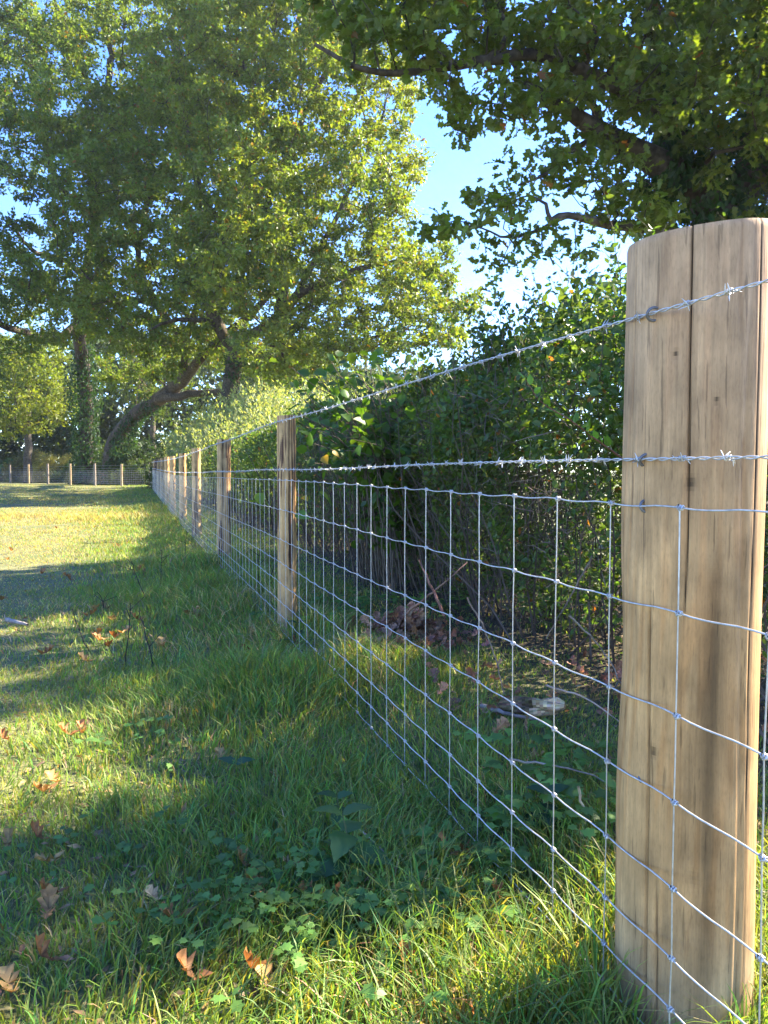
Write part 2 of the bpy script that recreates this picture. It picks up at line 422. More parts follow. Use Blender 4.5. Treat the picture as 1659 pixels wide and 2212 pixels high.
def post_mesh(seed, R, h0, h1, sides, rows, bark, tilt=(0, 0), center=None, flare=0.0, cracks=(), base_col=(.40, .27, .145), big=False):
    """One round peeled post about its own axis, cracks cut into the surface. Returns an MB in local coordinates."""
    rng = np.random.default_rng(seed)
    th = np.arange(sides) / sides * 2 * pi; zz = np.linspace(h0, h1, rows)
    TH, ZZ = np.meshgrid(th, zz)
    r = np.full_like(TH, R)
    ph = rng.uniform(0, 6, 8)
    for k, a in ((1, .015), (2, .02 if big else .035), (3, .010 if big else .022), (5, .004 if big else .012), (7, .002 if big else .008)):
        r = r * (1 + a * np.sin(k * TH + ph[k % 8] + 1.3 * np.sin(ZZ * 1.7 + ph[(k + 1) % 8])))
    r = r * (1 + .02 * np.sin(ZZ * 5 + ph[3]) * np.cos(TH + ph[4]) + flare * sstep(.35, 0, ZZ) )
    nz = vnoise(np.cos(TH) * 3 + 10, ZZ * 2.2 + np.sin(TH) * 3, seed)
    r += (nz - .5) * .03 * R
    dark = np.zeros_like(TH)
    for (a0, za, zb, w, dep, wig) in cracks:
        mid = a0 + wig * (np.sin(ZZ * 7 + a0 * 5) * .5 + np.sin(ZZ * 17 + 1) * .2)
        da = np.abs((TH - mid + pi) % (2 * pi) - pi) * R
        env = sstep(za - .02, za + .05, ZZ) * sstep(zb + .02, zb - .08, ZZ)
        g = np.exp(-(da / w) ** 2) * env
        r -= dep * g; dark = np.maximum(dark, g)
    # peel marks and bark remnants
    n1 = vnoise(np.cos(TH) * 2.1 + 40 + np.sin(TH) * 2.1, ZZ * 2.6 + np.sin(TH) * 1.2, seed + 3)
    n2 = vnoise(np.cos(TH) * 9 + 20, np.sin(TH) * 9 + ZZ * 9, seed + 5)
    bk = sstep(1 - bark, 1 - bark + .06, n1 * .75 + n2 * .25)
    r += bk * .002
    n3 = vnoise(np.cos(TH) * 5 + 7, np.sin(TH) * 5 + ZZ * .9, seed + 9); n4 = vnoise(np.cos(TH) * 14, np.sin(TH) * 14 + ZZ * 1.5, seed + 11)
    base = np.asarray(base_col)[None, None] * (.80 + .24 * n3 + .14 * n4)[..., None]
    base = base * (1 - .2 * sstep(.5, .85, n2)[..., None] * np.array([.2, .6, 1.0]))
    grey = sstep(.25, -.0, ZZ)[..., None] * .5
    base = base * (1 - grey) + np.array([.30, .27, .18]) * grey
    col = base * (1 - bk[..., None]) + np.array([.13, .065, .035]) * bk[..., None] * (.7 + .6 * n2[..., None])
    if big:
        # grey weathering towards the top, dark weep stain down the right of the field face
        s_ang = (TH - BIG_FACE + pi) % (2 * pi) - pi
        zt = sstep(.5, 1.2, ZZ)[..., None] * .5
        col = col * (1 - zt) + np.array([.48, .33, .215]) * zt * (.7 + .4 * n3[..., None] + .2 * n4[..., None])
        cs = .27 + .05 * np.sin(ZZ * 3) + .12 * (vnoise(ZZ * 5, ZZ * 0, 3) - .5)
        st = np.exp(-((s_ang - cs) / (.13 + .07 * n4)) ** 2) * sstep(.85, .62, ZZ) * sstep(.0, .3, ZZ) * (.35 + .75 * vnoise(TH * 6, ZZ * 6, 21))
        col = col * (1 - .72 * np.clip(st, 0, 1)[..., None])
        st = np.exp(-((s_ang - .95) / .05) ** 2) * sstep(1.1, 1.0, ZZ) * .5; col = col * (1 - st[..., None])
        # stripped ridge on the right
        rid = np.exp(-((s_ang - .78 - .04 * np.sin(ZZ * 6)) / .05) ** 2) * sstep(1.12, .9, ZZ); r -= rid * .003
        pch = sstep(.62, .75, n2) * np.exp(-((s_ang - .62) / .12) ** 2) * sstep(.75, .85, ZZ) * sstep(1.1, 1.0, ZZ)
        r -= .002 * pch
        r -= .006 * np.exp(-((ZZ - .57) / .11) ** 2) * np.exp(-((s_ang + 1.4) / .5) ** 2)
        r += .004 * sstep(.5, .30, ZZ) * np.exp(-((s_ang + 1.2) / .6) ** 2)
        for (ka, kz, kr) in ((-.02, .815, .0055), (.30, .93, .003), (-.25, 1.0, .003), (-.45, .43, .004), (.12, .26, .007)):
            d2 = np.hypot((s_ang - ka) * R, (ZZ - kz) * .6); q = np.exp(-(d2 / kr) ** 2); col = col * (1 - (.75 if kr < .007 else .3) * q[..., None]); r -= .001 * q
    col = col * (1 - .88 * dark[..., None])
    top = tilt[0] * np.cos(TH) * r + tilt[1] * np.sin(TH) * r
    Z2 = ZZ + top * sstep(h1 - .35, h1, ZZ)
    # slightly rounded top edge
    r = r * (1 - .02 * sstep(h1 - .006, h1, ZZ))
    X, Y = r * np.cos(TH), r * np.sin(TH)
    v = np.stack([X, Y, Z2], -1).reshape(-1, 3)
    i = np.arange(rows - 1)[:, None] * sides; j = np.arange(sides)[None]; k = (j + 1) % sides
    f = np.stack([i + j, i + k, i + sides + k, i + sides + j], -1).reshape(-1, 4)
    fc = col[:-1].reshape(-1, 3)
    mb = MB(); mb.add(v, f, fc, True)
    # sawn top: rings inwards to a centre
    last = v[-sides:]; cen = last.mean(0) ; rings = [last * 1.0]
    for q in (.7, .4): rings.append(cen + (last - cen) * q)
    vv = np.concatenate(rings + [cen[None]]); ff = []
    for a in range(2): ff.append(np.stack([a * sides + np.arange(sides), a * sides + (np.arange(sides) + 1) % sides, (a + 1) * sides + (np.arange(sides) + 1) % sides, (a + 1) * sides + np.arange(sides)], -1))
    mb.add(vv, np.concatenate(ff), np.array([.42, .31, .19]))
    mb.add(vv, np.stack([2 * sides + np.arange(sides), 2 * sides + (np.arange(sides) + 1) % sides, np.full(sides, 3 * sides)], -1), (.40, .28, .16))
    return mb

R1 = .0985
c1 = P0 + U * .1027 + NR * R1
to_cam = math.atan2(-c1[1], -c1[0])          # direction from post 1 towards the camera
BIG_FACE = to_cam
def ang(s):                                   # s = -1..1 across the visible width (right positive)
    return to_cam + math.asin(s)
cr = [(ang(-.05), .80, 1.25, .0012, .009, .02), (ang(-.07), .62, .84, .0011, .005, .05), (ang(-.50), .02, .66, .0014, .009, .03), (ang(-.36), -.1, .25, .0012, .006, .05),
      (ang(.80), .35, 1.25, .0008, .002, .03), (ang(-.82), .7, 1.25, .0011, .003, .02), (ang(-.62), .6, .95, .0009, .002, .03)]
zr = P(1590, 481, 1.12)[2]; zl = P(1360, 518, 1.12)[2]
topz = P(1500, 490, 1.03)[2]
rt = np.array([cos(to_cam + pi / 2), sin(to_cam + pi / 2)])
fw = np.array([cos(to_cam), sin(to_cam)]); zr = P(1648, 500, 1.128)[2]; zl = P(1360, 522, 1.128)[2]; zc = (zr + zl) / 2; zf = P(1500, 480, 1.03)[2]
TILT = rt * (zr - zl) / (2 * R1) + fw * (zf - zc) / R1
tl = (zr - zl) / (2 * R1)
mb = post_mesh(5, R1, -.12, zc, 340, 210, .0, tilt=(TILT[0], TILT[1]), cracks=cr, base_col=(.52, .30, .12), big=True)
post1 = mb.build('post', M['wood'], None, None)
post1.location = (c1[0] - fence.location[0], c1[1] - fence.location[1], 0); post1.parent = fence
post1['label'] = 'thick round straining post with a long drying crack down its face'

POSTS = [c1]
for i in range(1, len(POST_D)):
    D = POST_D[i]; s = (D - 1.0) / U[1]; R = .056 + .004 * ((i * 37) % 5 - 2) / 2
    if i == 1: R = .049
    if i == 12: R = .075
    c = LP(s, R + .002); POSTS.append(c)
    px = CX + F * c[0] / c[1]
    top = P(px, POST_TOP[i], D)[2]
    rows, sides = (110, 96) if i == 1 else ((60, 40) if i < 4 else (24, 16))
    rg = np.random.default_rng(i + 50)
    crk = [(rg.uniform(3.3, 5.6), rg.uniform(.2, .7), 1.4, .0025, .008, .06) for _ in range(3)] if i < 5 else []
    mb = post_mesh(20 + i, R, float(terrain(*c)) - .1, top, sides, rows, .41 if i in (1, 5, 9) else .30, tilt=(rg.uniform(-.06, .06), rg.uniform(-.06, .06)), cracks=crk, base_col=(.63, .38, .155), flare=.10)
    p = mb.build('post', M['wood']); p.location = (c[0] - fence.location[0], c[1] - fence.location[1], 0); p.parent = fence
    p.rotation_euler = (rg.uniform(-.012, .012), rg.uniform(-.012, .012), 0)
    if i == 1: p['label'] = 'second post with dark reddish bark left in streaks'
    if i == 12: p['label'] = 'thicker weathered corner post'

# line wires, one object each
def wire_path(za, zb, step=.05, amp=.0016, s0=-1.1, s1=S_END, seed=0, near_detail=True):
    rg = np.random.default_rng(seed)
    s = np.concatenate([np.arange(s0, 9, step), np.linspace(9, s1, 70)])
    z = wire_z(za, zb, s); ph = rg.uniform(0, 6)
    # a crimp half way between stays
    w = amp * .85 * np.clip(np.sin(2 * pi * s / .15 + ph * .05) * 1.6, -1, 1) + amp * .5 * np.sin(s * 11 + ph) + .0015 * np.sin(s * 1.9 + ph)
    z = z + w * (s < 14)
    p = P0[None] + U[None] * s[:, None] + NR[None] * (-.0055 + .001 * np.sin(s * 13 + ph))[:, None]
    return s, np.concatenate([p, z[:, None]], 1)
ZL = list(zip(z1, z2))
for i, (za, zb) in enumerate(ZL):
    s, p = wire_path(za, zb, .025, seed=i)
    r = .00130 + .0008 * sstep(3, 25, s)
    v, f = tube(p, r, 6); mb = MB(); mb.add(v, f, smooth=True)
    mb.build('line_wire', M['zinc'], fence)
# stays
KN = None
def knot_mesh():
    t = np.linspace(0, 2 * pi * 2.2, 20); p = np.stack([(t / t[-1] - .5) * .009, np.cos(t) * .0030, np.sin(t) * .0030], -1)
    v, f = tube(p, .0013, 5); mb = MB(); mb.add(v, f, smooth=True)
    t = np.linspace(0, 2 * pi * 1.2, 10); p = np.stack([np.cos(t) * .0028, np.sin(t) * .0028, (t / t[-1] - .5) * .010], -1)
    v, f = tube(p, .0012, 5); mb.add(v, f, smooth=True)
    return mb
def wire_at(i, s):
    za, zb = ZL[i]; rg = np.random.default_rng(i); ph = rg.uniform(0, 6); s = np.asarray(s, float); amp = .0016
    w = amp * .85 * np.clip(np.sin(2 * pi * s / .15 + ph * .05) * 1.6, -1, 1) + amp * .5 * np.sin(s * 11 + ph) + .0015 * np.sin(s * 1.9 + ph)
    return float(wire_z(za, zb, s) + w * (s < 14))
S_STAY = [0.0]
rg = np.random.default_rng(4)
km = None; fl = np.array(fence.location)
nst = 0
for k in range(-6, 215):
    s = k * .1525
    if s > S_END - .1: break
    if s > 15.5: continue
    zs = [wire_at(i, s) for i in range(8)][::-1]
    pts = []
    ox = rg.normal(0, .0015, 8)
    for q in range(7):
        for t in ((0, .5) if q < 6 else (0, .5, 1)):
            o = ox[q] * (1 - t) + ox[q + 1] * t
            xy = LP(s + o + rg.normal(0, .0004), -.0075)
            pts.append(V3(xy, zs[q] * (1 - t) + zs[q + 1] * t))
    pts = np.array(pts); pts[0, 2] -= .004; pts[-1, 2] += .004
    v, f = tube(pts, .00105 + .0003 * float(sstep(3, 20, s)), 6); mb = MB(); mb.add(v, f, smooth=True)
    o = mb.build('stay_wire', M['zinc'], fence); nst += 1
    if -2 <= k <= 24:
        for i in range(8):
            if km is None:
                ko = knot_mesh().build('knot', M['zinc']); km = ko.data
            else:
                ko = bpy.data.objects.new('knot', km); sc.collection.objects.link(ko)
            q = 7 - i; xy = LP(s + ox[q], -.0060)
            loc = V3(xy, wire_at(i, s)) - fl
            ko.location = loc; ko.rotation_euler = (rg.uniform(-.3, .3), 0, math.atan2(U[1], U[0])); ko.parent = o
mb = MB()
for k in range(102, 230):
    s = k * .1525
    if s > S_END - .1: break
    pts = np.array([V3(LP(s, -.007), wire_at(7, s)), V3(LP(s, -.007), wire_at(0, s))]); v, f = tube(pts,   .0011, 4); mb.add(v, f)
for k in range(25, 102):
    s = k * .1525
    for i in range(8):
        v, f = tube(np.array([V3(LP(s - .006, -.006), wire_at(i, s)), V3(LP(s + .006, -.006), wire_at(i, s))]), .0033 + .0005 * sstep(5, 15, s), 5); mb.add(v, f)
tag(mb.build('distant_netting', M['zinc'], fence), kind='stuff')
print('stays', nst)

# barbed wire: two strands twisted, barbs every 9 cm
for wi, (za, zb) in enumerate(zip(b1, b2)):
    mb = MB()
    s = np.arange(-1.1, 7, .004); zc = wire_z(za, zb, s) + .003 * np.sin(s * 2.3)
    for ph in (0, pi):
        a = 2 * pi * s / .052 + ph
        p = P0[None] + U[None] * s[:, None] + NR[None] * (-.005 + .0017 * np.cos(a))[:, None]
        v, f = tube(np.concatenate([p, (zc + .0017 * np.sin(a))[:, None]], 1), .00115, 5); mb.add(v, f, smooth=True)
    s2 = np.concatenate([np.arange(7, 12, .02), np.linspace(12, S_END, 60)]); zc2 = wire_z(za, zb, s2) + .003 * np.sin(s2 * 2.3)
    p = P0[None] + U[None] * s2[:, None] + NR[None] * (-.005)
    v, f = tube(np.concatenate([p, zc2[:, None]], 1), .0022 + .0010 * sstep(8, 30, s2), 5); mb.add(v, f, smooth=True)
    bw = mb.build('barbed_wire', M['zinc'], fence)
    bw['label'] = ['topmost strand of barbed wire, rising to the thick post', 'lower strand of barbed wire just above the netting'][wi]
    ss = np.arange(-.7, S_END, .088); rgb = np.random.default_rng(60 + wi); rest = MB()
    for q, s0 in enumerate(ss):
        s0 = s0 + rgb.normal(0, .005)
        cen = V3(LP(s0, -.005), float(wire_z(za, zb, s0)) + .003 * sin(s0 * 2.3))
        far = s0 > 6
        m2 = rest if far else MB()
        u3 = V3(U, 0); n3 = V3(NR, 0); z3 = np.array([0, 0, 1.0])
        rr = .0009 if s0 < 3 else .0009 + .0014 * float(sstep(3, 25, s0))
        if not far:
            t = np.linspace(0, 2 * pi * 2, 15); a0 = rgb.uniform(0, 6)
            cp = cen + u3 * ((t / t[-1] - .5) * .009)[:, None] + n3 * (np.cos(t + a0) * .0034)[:, None] + z3 * (np.sin(t + a0) * .0034)[:, None]
            v, f = tube(cp, rr, 5); m2.add(v, f, smooth=True)
        for e in range(4 if not far else 3):
            a = rgb.uniform(0, 2 * pi); d = n3 * cos(a) + z3 * sin(a) + u3 * rgb.uniform(-.5, .5)
            st = cen + u3 * (.004 if e % 2 else -.004) + (n3 * cos(a + 1.5) + z3 * sin(a + 1.5)) * .003
            v, f = tube(np.array([st - d * .002, st + d * .005, st + d * .0105]), np.array([rr, rr, rr * .35]), 5); m2.add(v, f, smooth=True)
        if not far: m2.build('barb', M['zinc'], bw)
    tag(rest.build('distant_barbs', M['zinc'], bw), kind='stuff')

# staples on the first post, where the wires cross it
def staple(px, py, rotz, D=1.022, scale=.85, zw=None):
    t = np.linspace(-.4, pi + .4, 16); out = V3(-NR, 0); up = np.array([0, 0, 1.0]); al = V3(U, 0)
    c = P(px, py, D); c[2] = zw if zw is not None else c[2]
    ax = up * cos(rotz) + al * sin(rotz)
    p = c + ax * (np.cos(t) * .0105 * scale)[:, None] + out * (np.sin(t) * .011 - .004)[:, None]
    v, f = tube(p, .0021, 6); mb = MB(); mb.add(v, f, (.3, .3, .3), True)
    s = mb.build('staple', M['staple']); 
    s.parent = post1; s.location = -np.array([c1[0], c1[1], 0.0])
for (px, py, rz) in ((1408, 665, -.25), (1392, 990, -.35), (1393, 1098, .15), (1391, 1690, .5)):
    # depth of the post's field-side surface there
    D = 1.0 + .030
    dd = (px - CX) / F
    # intersect the fence line plane
    t = (P0[0] - dd * P0[1]) / (dd * U[1] - U[0]); D = P0[1] + U[1] * t
    zw = {665: float(wire_z(b1[0], b2[0], t)), 990: float(wire_z(b1[1], b2[1], t)), 1098: wire_at(0, t), 1690: wire_at(3, t)}[py]
    staple(px, py, rz, D, zw=zw)
for i in (1, 2, 3):
    for (za, zb) in list(zip(b1, b2)) + ZL[::3]:
        s = (POST_D[i] - 1) / U[1]; z = float(wire_z(za, zb, s)); c = V3(LP(s, -.004), z)
        v, f = tube(np.array([c + (0, 0, .013), c + V3(-NR * .006, .008), c + V3(-NR * .006, -.008), c - (0, 0, .013)]), .002, 5); mb = MB(); mb.add(v, f)
        st = mb.build('staple', M['staple']); par = [o for o in fence.children if o.name.startswith('post')][0 + i]
        st.parent = par; st.location = -np.array(par.location) - fl

# ------------------------------------------------------------------ far cross fence
corner = POSTS[-1]
FP = [(263, 36.8, 1002.5), (205.5, 39.0, 1001), (152.5, 41.8, 1001.5), (104, 44.8, 1001.5), (62.5, 47.8, 1002.5), (22.5, 50.6, 1004), (-17, 53.5, 1005), (-52, 56.4, 1006)]
far_fence = empty('wire_fence', (corner[0], corner[1], .25), 'far cross fence of thin posts and netting in front of the wood', 'fence')
pts = [np.array(corner)]
for i, (px, D, ty) in enumerate(FP):
    p = P(px, 1040, D); c = p[:2]; pts.append(c)
    mb = post_mesh(70 + i, .062, float(terrain(*c)) - .1, P(px, ty, D)[2], 14, 16, .22, base_col=(.44, .32, .18) if i % 2 == 0 else (.3, .25, .2))
    o = mb.build('post', M['wood']); o.location = (c[0] - corner[0], c[1] - corner[1], -.25); o.parent = far_fence
pts = np.array(pts)
mb = MB()
hs = [1.02, .88] + [.78 - .11 * i for i in range(7)]
for wi, h in enumerate(hs):
    p = np.concatenate([pts + np.array([.07, -.07]), (terrain(pts[:, 0], pts[:, 1]) + h)[:, None]], 1)
    m2 = MB(); v, f = tube(p, .0028, 4); m2.add(v, f); m2.build('line_wire' if wi > 1 else 'barbed_wire', M['zinc'], far_fence)
for a, b in zip(pts[:-1], pts[1:]):
    n = int(np.linalg.norm(b - a) / .15)
    for q in range(n):
        c = a + (b - a) * q / n + np.array([.07, -.07]); g = float(terrain(*c))
        v, f = tube(np.array([V3(c, g + .1), V3(c, g + .78)]), .0019, 4); mb.add(v, f)
tag(mb.build('stay_wires', M['zinc'], far_fence), kind='stuff').name = 'netting'
print('fence', time.time() - T0)

# ------------------------------------------------------------------ trees
def densify(pts, step, rng, wig=.0):
    pts = np.asarray(pts, float); out = [pts[0]]
    # Catmull-Rom through the points
    ext = np.vstack([2 * pts[0] - pts[1], pts, 2 * pts[-1] - pts[-2]])
    for i in range(1, len(ext) - 2):
        a, b, c, d = ext[i - 1], ext[i], ext[i + 1], ext[i + 2]; n = max(2, int(np.linalg.norm(c - b) / step))
        for k in range(1, n + 1):
            t = k / n; q = .5 * ((2 * b) + (-a + c) * t + (2 * a - 5 * b + 4 * c - d) * t * t + (-a + 3 * b - 3 * c + d) * t ** 3)
            out.append(q + rng.normal(0, wig, 3) * (k < n))
    return np.array(out)

class Skeleton:
    def __init__(s, cap=60000):
        s.p = np.zeros((cap, 3)); s.par = np.full(cap, -1); s.rmin = np.zeros(cap); s.d = np.zeros(cap); s.n = 0; s.w = np.zeros(cap)
    def node(s, p, par, r=0):
        i = s.n; s.p[i] = p; s.par[i] = par; s.rmin[i] = r; s.n += 1
        s.d[i] = 0 if par < 0 else s.d[par] + np.linalg.norm(p - s.p[par]); return i
    def limb(s, pts, r0, r1, rng, start=None, step=.35, wig=.03):
        q = densify(pts, step, rng, wig); n = len(q)
        if start is None: par = -1
        else: par = s.nearest(q[0])
        ids = []
        for i in range(n if par < 0 else n):
            if par >= 0 and i == 0 and np.linalg.norm(q[0] - s.p[par]) < .01: continue
            t = i / (n - 1); par = s.node(q[i], par, r0 + (r1 - r0) * t); ids.append(par)
        return ids
    def nearest(s, c, bf=0.0, maxd=None):
        d = np.linalg.norm(s.p[:s.n] - c, axis=1) + bf * s.d[:s.n]
        return int(np.argmin(d))
    def reach(s, c, rng, step=.35, bf=.22, sag=.1, wig=.05, leafw=1.0):
        k = s.nearest(c, bf); a = s.p[k]; L = np.linalg.norm(c - a)
        pa = s.p[s.par[k]] if s.par[k] >= 0 else a - np.array([0, 0, 1.0])
        d0 = norm(a - pa); m = a + d0 * L * .35 + np.array([0, 0, sag * L]); n = max(1, int(round(L / step)))
        par = k
        for i in range(1, n + 1):
            t = i / n; q = (1 - t) ** 2 * a + 2 * t * (1 - t) * m + t * t * c
            if i < n: q = q + rng.normal(0, wig, 3) * min(1, L)
            par = s.node(q, par)
        s.w[par] += leafw; return par
    def mesh(s, mb, rng, r_tip=.006, expo=.48, col=(.1, .08, .06), thin=.035, scale=1.0, smin=0.0):
        n = s.n; p = s.p[:n]; par = s.par[:n]; w = s.w[:n].copy() + .2
        for i in range(n - 1, 0, -1):
            if par[i] >= 0: w[par[i]] += w[i]
        r = np.maximum(r_tip * w ** expo * scale, s.rmin[:n]); s.r = r
        # direction at nodes
        main = np.full(n, -1); best = np.zeros(n)
        for i in range(n):
            if par[i] >= 0 and r[i] + w[i] * 1e-6 > best[par[i]]: best[par[i]] = r[i] + w[i] * 1e-6; main[par[i]] = i
        d = np.zeros((n, 3)); has = par >= 0
        d[has] = norm(p[has] - p[par[has]]); mi = main >= 0; d[mi] += norm(p[main[mi]] - p[mi]); d = norm(d)
        e = np.where(has)[0]
        for big in (True, False):
            ee = e[(r[e] > thin) == big]
            if not len(ee): continue
            sides = 9 if big else 4; th = np.arange(sides) / sides * 2 * pi
            a = p[par[ee]]; b = p[ee]; ismain = main[par[ee]] == ee
            ra = np.where(ismain, r[par[ee]], np.minimum(r[ee] * 1.15, r[par[ee]])); rb = r[ee]
            da = np.where(ismain[:, None], d[par[ee]], norm(b - a)); db = d[ee]
            ref = np.array([.3, .2, 1.0]); 
            def ring(c, dd, rr):
                x = norm(np.cross(dd, ref)); y = np.cross(dd, x)
                return c[:, None] + rr[:, None, None] * (np.cos(th)[None, :, None] * x[:, None] + np.sin(th)[None, :, None] * y[:, None])
            v = np.concatenate([ring(a, da, ra), ring(b, db, rb)], 1)
            j = np.arange(sides); k = (j + 1) % sides; tf = np.stack([j, k, sides + k, sides + j], -1)
            m = len(ee); f = inst_faces(tf, m, 2 * sides)
            cc = np.asarray(col)[None] * (.7 + .6 * rng.random((m, 1)))
            mb.add(v.reshape(-1, 3), f, np.repeat(cc, sides, 0), True)

def leaf_sprays(mb, twig, centers, rng, spread, ntw, nl, size, tmpl, cols, flat=.55, droop=0.0, tw_r=.003, aim=None, upbias=1.0):
    """Leaves set along twigs that fan out from each centre."""
    tv, tf = tmpl; C = np.repeat(centers, ntw, 0); n = len(C)
    d = rng.normal(0, 1, (n, 3)); d[:, 2] = d[:, 2] * flat + .12 - droop; d = norm(d)
    L = spread * rng.uniform(.45, 1.15, n); e = C + d * L[:, None]
    # twigs: 3-sided
    x = norm(np.cross(d, np.array([.1, .2, 1.0]))); y = np.cross(d, x); th = np.arange(3) / 3 * 2 * pi
    ra = C[:, None] + tw_r * (np.cos(th)[None, :, None] * x[:, None] + np.sin(th)[None, :, None] * y[:, None]); v = np.concatenate([ra, e[:, None]], 1)
    twig.add(v.reshape(-1, 3), inst_faces([[0, 1, 3], [1, 2, 3], [2, 0, 3]], n, 4), (.07, .055, .035))
    t = rng.random((n, nl)) ** .6; A = C[:, None] + (e - C)[:, None] * t[..., None]
    N = n * nl; A = A.reshape(-1, 3) + rng.normal(0, spread * .09, (N, 3))
    dd = np.repeat(d, nl, 0) * .6 + rng.normal(0, .75, (N, 3)); dd[:, 2] -= .15 + droop
    up = np.array([.25, .1, 1.0]) * upbias + rng.normal(0, .65, (N, 3))
    fr = frames(dd, up); s = size * rng.uniform(.65, 1.25, N)
    sc3 = np.stack([s * rng.uniform(.8, 1.15, N), s, s * rng.uniform(.3, 2.2, N)], -1)
    add_inst(mb, tv, tf, A, fr, sc3, cols(N, A))
    return N

def leafcols(base, rng, alt=None, palt=0.06, patch=.25):
    base = np.asarray(base)
    def f(n, A):
        c = jitter_cols(base, n, rng, .28, .10)
        pn = vnoise(A[:, 0] * .8 + A[:, 1] * .3, A[:, 2] * .9 + A[:, 1] * .4, 12)[:, None]
        c = c * (1 + patch * (pn - .5) * 2 * np.array([1.2, .8, .3]))
        if alt is not None:
            m = rng.random(n) < palt; c[m] = jitter_cols(alt, m.sum(), rng, .3, .15)
        return np.clip(c, .005, .6)
    return f

def px_blobs(blobs, rng, gaps=()):
    """Cluster centres in ellipsoids given by picture position, size and depth."""
    out = []
    for (x, y, rx, ry, D, rD, n) in blobs:
        u = norm(rng.normal(0, 1, (n, 3))) * (rng.random((n, 1)) ** .42)
        for q in u:
            DD = D + q[1] * rD; px = x + q[0] * rx * D / DD; py = y + q[2] * ry * D / DD
            if any(np.hypot(px - gx, (py - gy)) < gr * rng.uniform(.8, 1.1) for gx, gy, gr in gaps): continue
            out.append(P(px, py, DD))
    return np.array(out)

def hollow(c, scale, lo, seed):
    """Drop whole groups of cluster centres so that the crown breaks into masses with deep gaps."""
    n = .5 * vnoise(c[:, 0] / scale + c[:, 1] / scale * .7, c[:, 2] / scale, seed) + .5 * vnoise(c[:, 2] / scale + 9, c[:, 1] / scale - c[:, 0] / scale * .6, seed + 1)
    return c[n > lo]
def thin_out(c, dmin, rng):
    keep = []
    c = c[rng.permutation(len(c))]
    K = np.zeros((0, 3))
    for q in c:
        if len(K) and (np.abs(K - q).max(1) < dmin).any() and (np.linalg.norm(K - q, axis=1) < dmin).any(): continue
        K = np.vstack([K, q])
    return K

def make_tree(name, label, base, limbs, centers, seed, leaf, cols, spread, ntw, nl, size, bark=(.09, .075, .06), r_tip=.008, bf=.2, group=None, ivy=None, step=.5, cat='tree', tw_r=.004, sag=.08, flat=.55):
    rng = np.random.default_rng(seed)
    t = empty(name, base, label, cat, group)
    sk = Skeleton()
    for i, (pts, r0, r1) in enumerate(limbs):
        sk.limb(pts, r0, r1, rng, None if i == 0 else True, step=.4 if size > .11 else .14, wig=(.03 if r0 > .1 else .05) if size > .11 else .008)
    c = centers; 
    if len(c):
        d0 = np.array([np.linalg.norm(sk.p[:sk.n] - q, axis=1).min() for q in c]); c = c[np.argsort(d0)]
        for q in c: sk.reach(q, rng, step=step, bf=bf, sag=sag, wig=.07)
    wb = MB(); sk.mesh(wb, rng, r_tip=r_tip, col=bark)
    wb.build('trunk', M['bark'], t)
    lb, tb = MB(), MB()
    if len(c): leaf_sprays(lb, tb, c, rng, spread, ntw, nl, size, leaf, cols, tw_r=tw_r, flat=flat)
    tb.build('twigs', M['twig'], t)['kind'] = 'stuff'
    tag(lb.build('crown', M['leaf'], t), kind='stuff')
    if ivy:
        ib = MB()
        for (a, b, rad, n) in ivy:
            a, b = np.array(a), np.array(b); tt = rng.random(n)[:, None]; th = rng.uniform(0, 2 * pi, n); rr = rad * rng.uniform(.7, 1.25, n) * (.8 + .5 * vnoise(tt[:, 0] * 6, th * 0, seed))
            pos = a + (b - a) * tt; ax = norm(b - a); x = norm(np.cross(ax, [0.3, .1, 1.0] if abs(ax[2]) < .9 else [1.0, 0, 0])); y = np.cross(ax, x)
            rad3 = np.cos(th)[:, None] * x + np.sin(th)[:, None] * y; pos = pos + rad3 * rr[:, None]
            dd = rng.normal(0, .5, (n, 3)) - np.array([0, 0, .8]); s = size * .9 * rng.uniform(.6, 1.2, n)
            add_inst(ib, OVAL_V, OVAL_F, pos, frames(dd, rad3 + rng.normal(0, .35, (n, 3))), s, jitter_cols((.025, .06, .016), n, rng, .3, .12))
        tag(ib.build('ivy', M['leaf'], t), kind='stuff')
    return t, sk

rgt = np.random.default_rng(21)
OAKC = (.112, .160, .024)
GAPS_L = [(45, 205, 26), (215, 115, 42), (300, 60, 24), (232, 165, 26), (405, 95, 20), (640, 55, 22), (655, 125, 22), (770, 420, 22), (745, 330, 18), (790, 365, 24), (725, 440, 18), (610, 225, 14), (700, 690, 16), (560, 640, 16), (250, 590, 18), (880, 165, 20), (500, 395, 12), (690, 270, 14), (420, 560, 14), (900, 230, 24), (955, 440, 30), (925, 390, 30), (100, 560, 14), (330, 500, 12)]

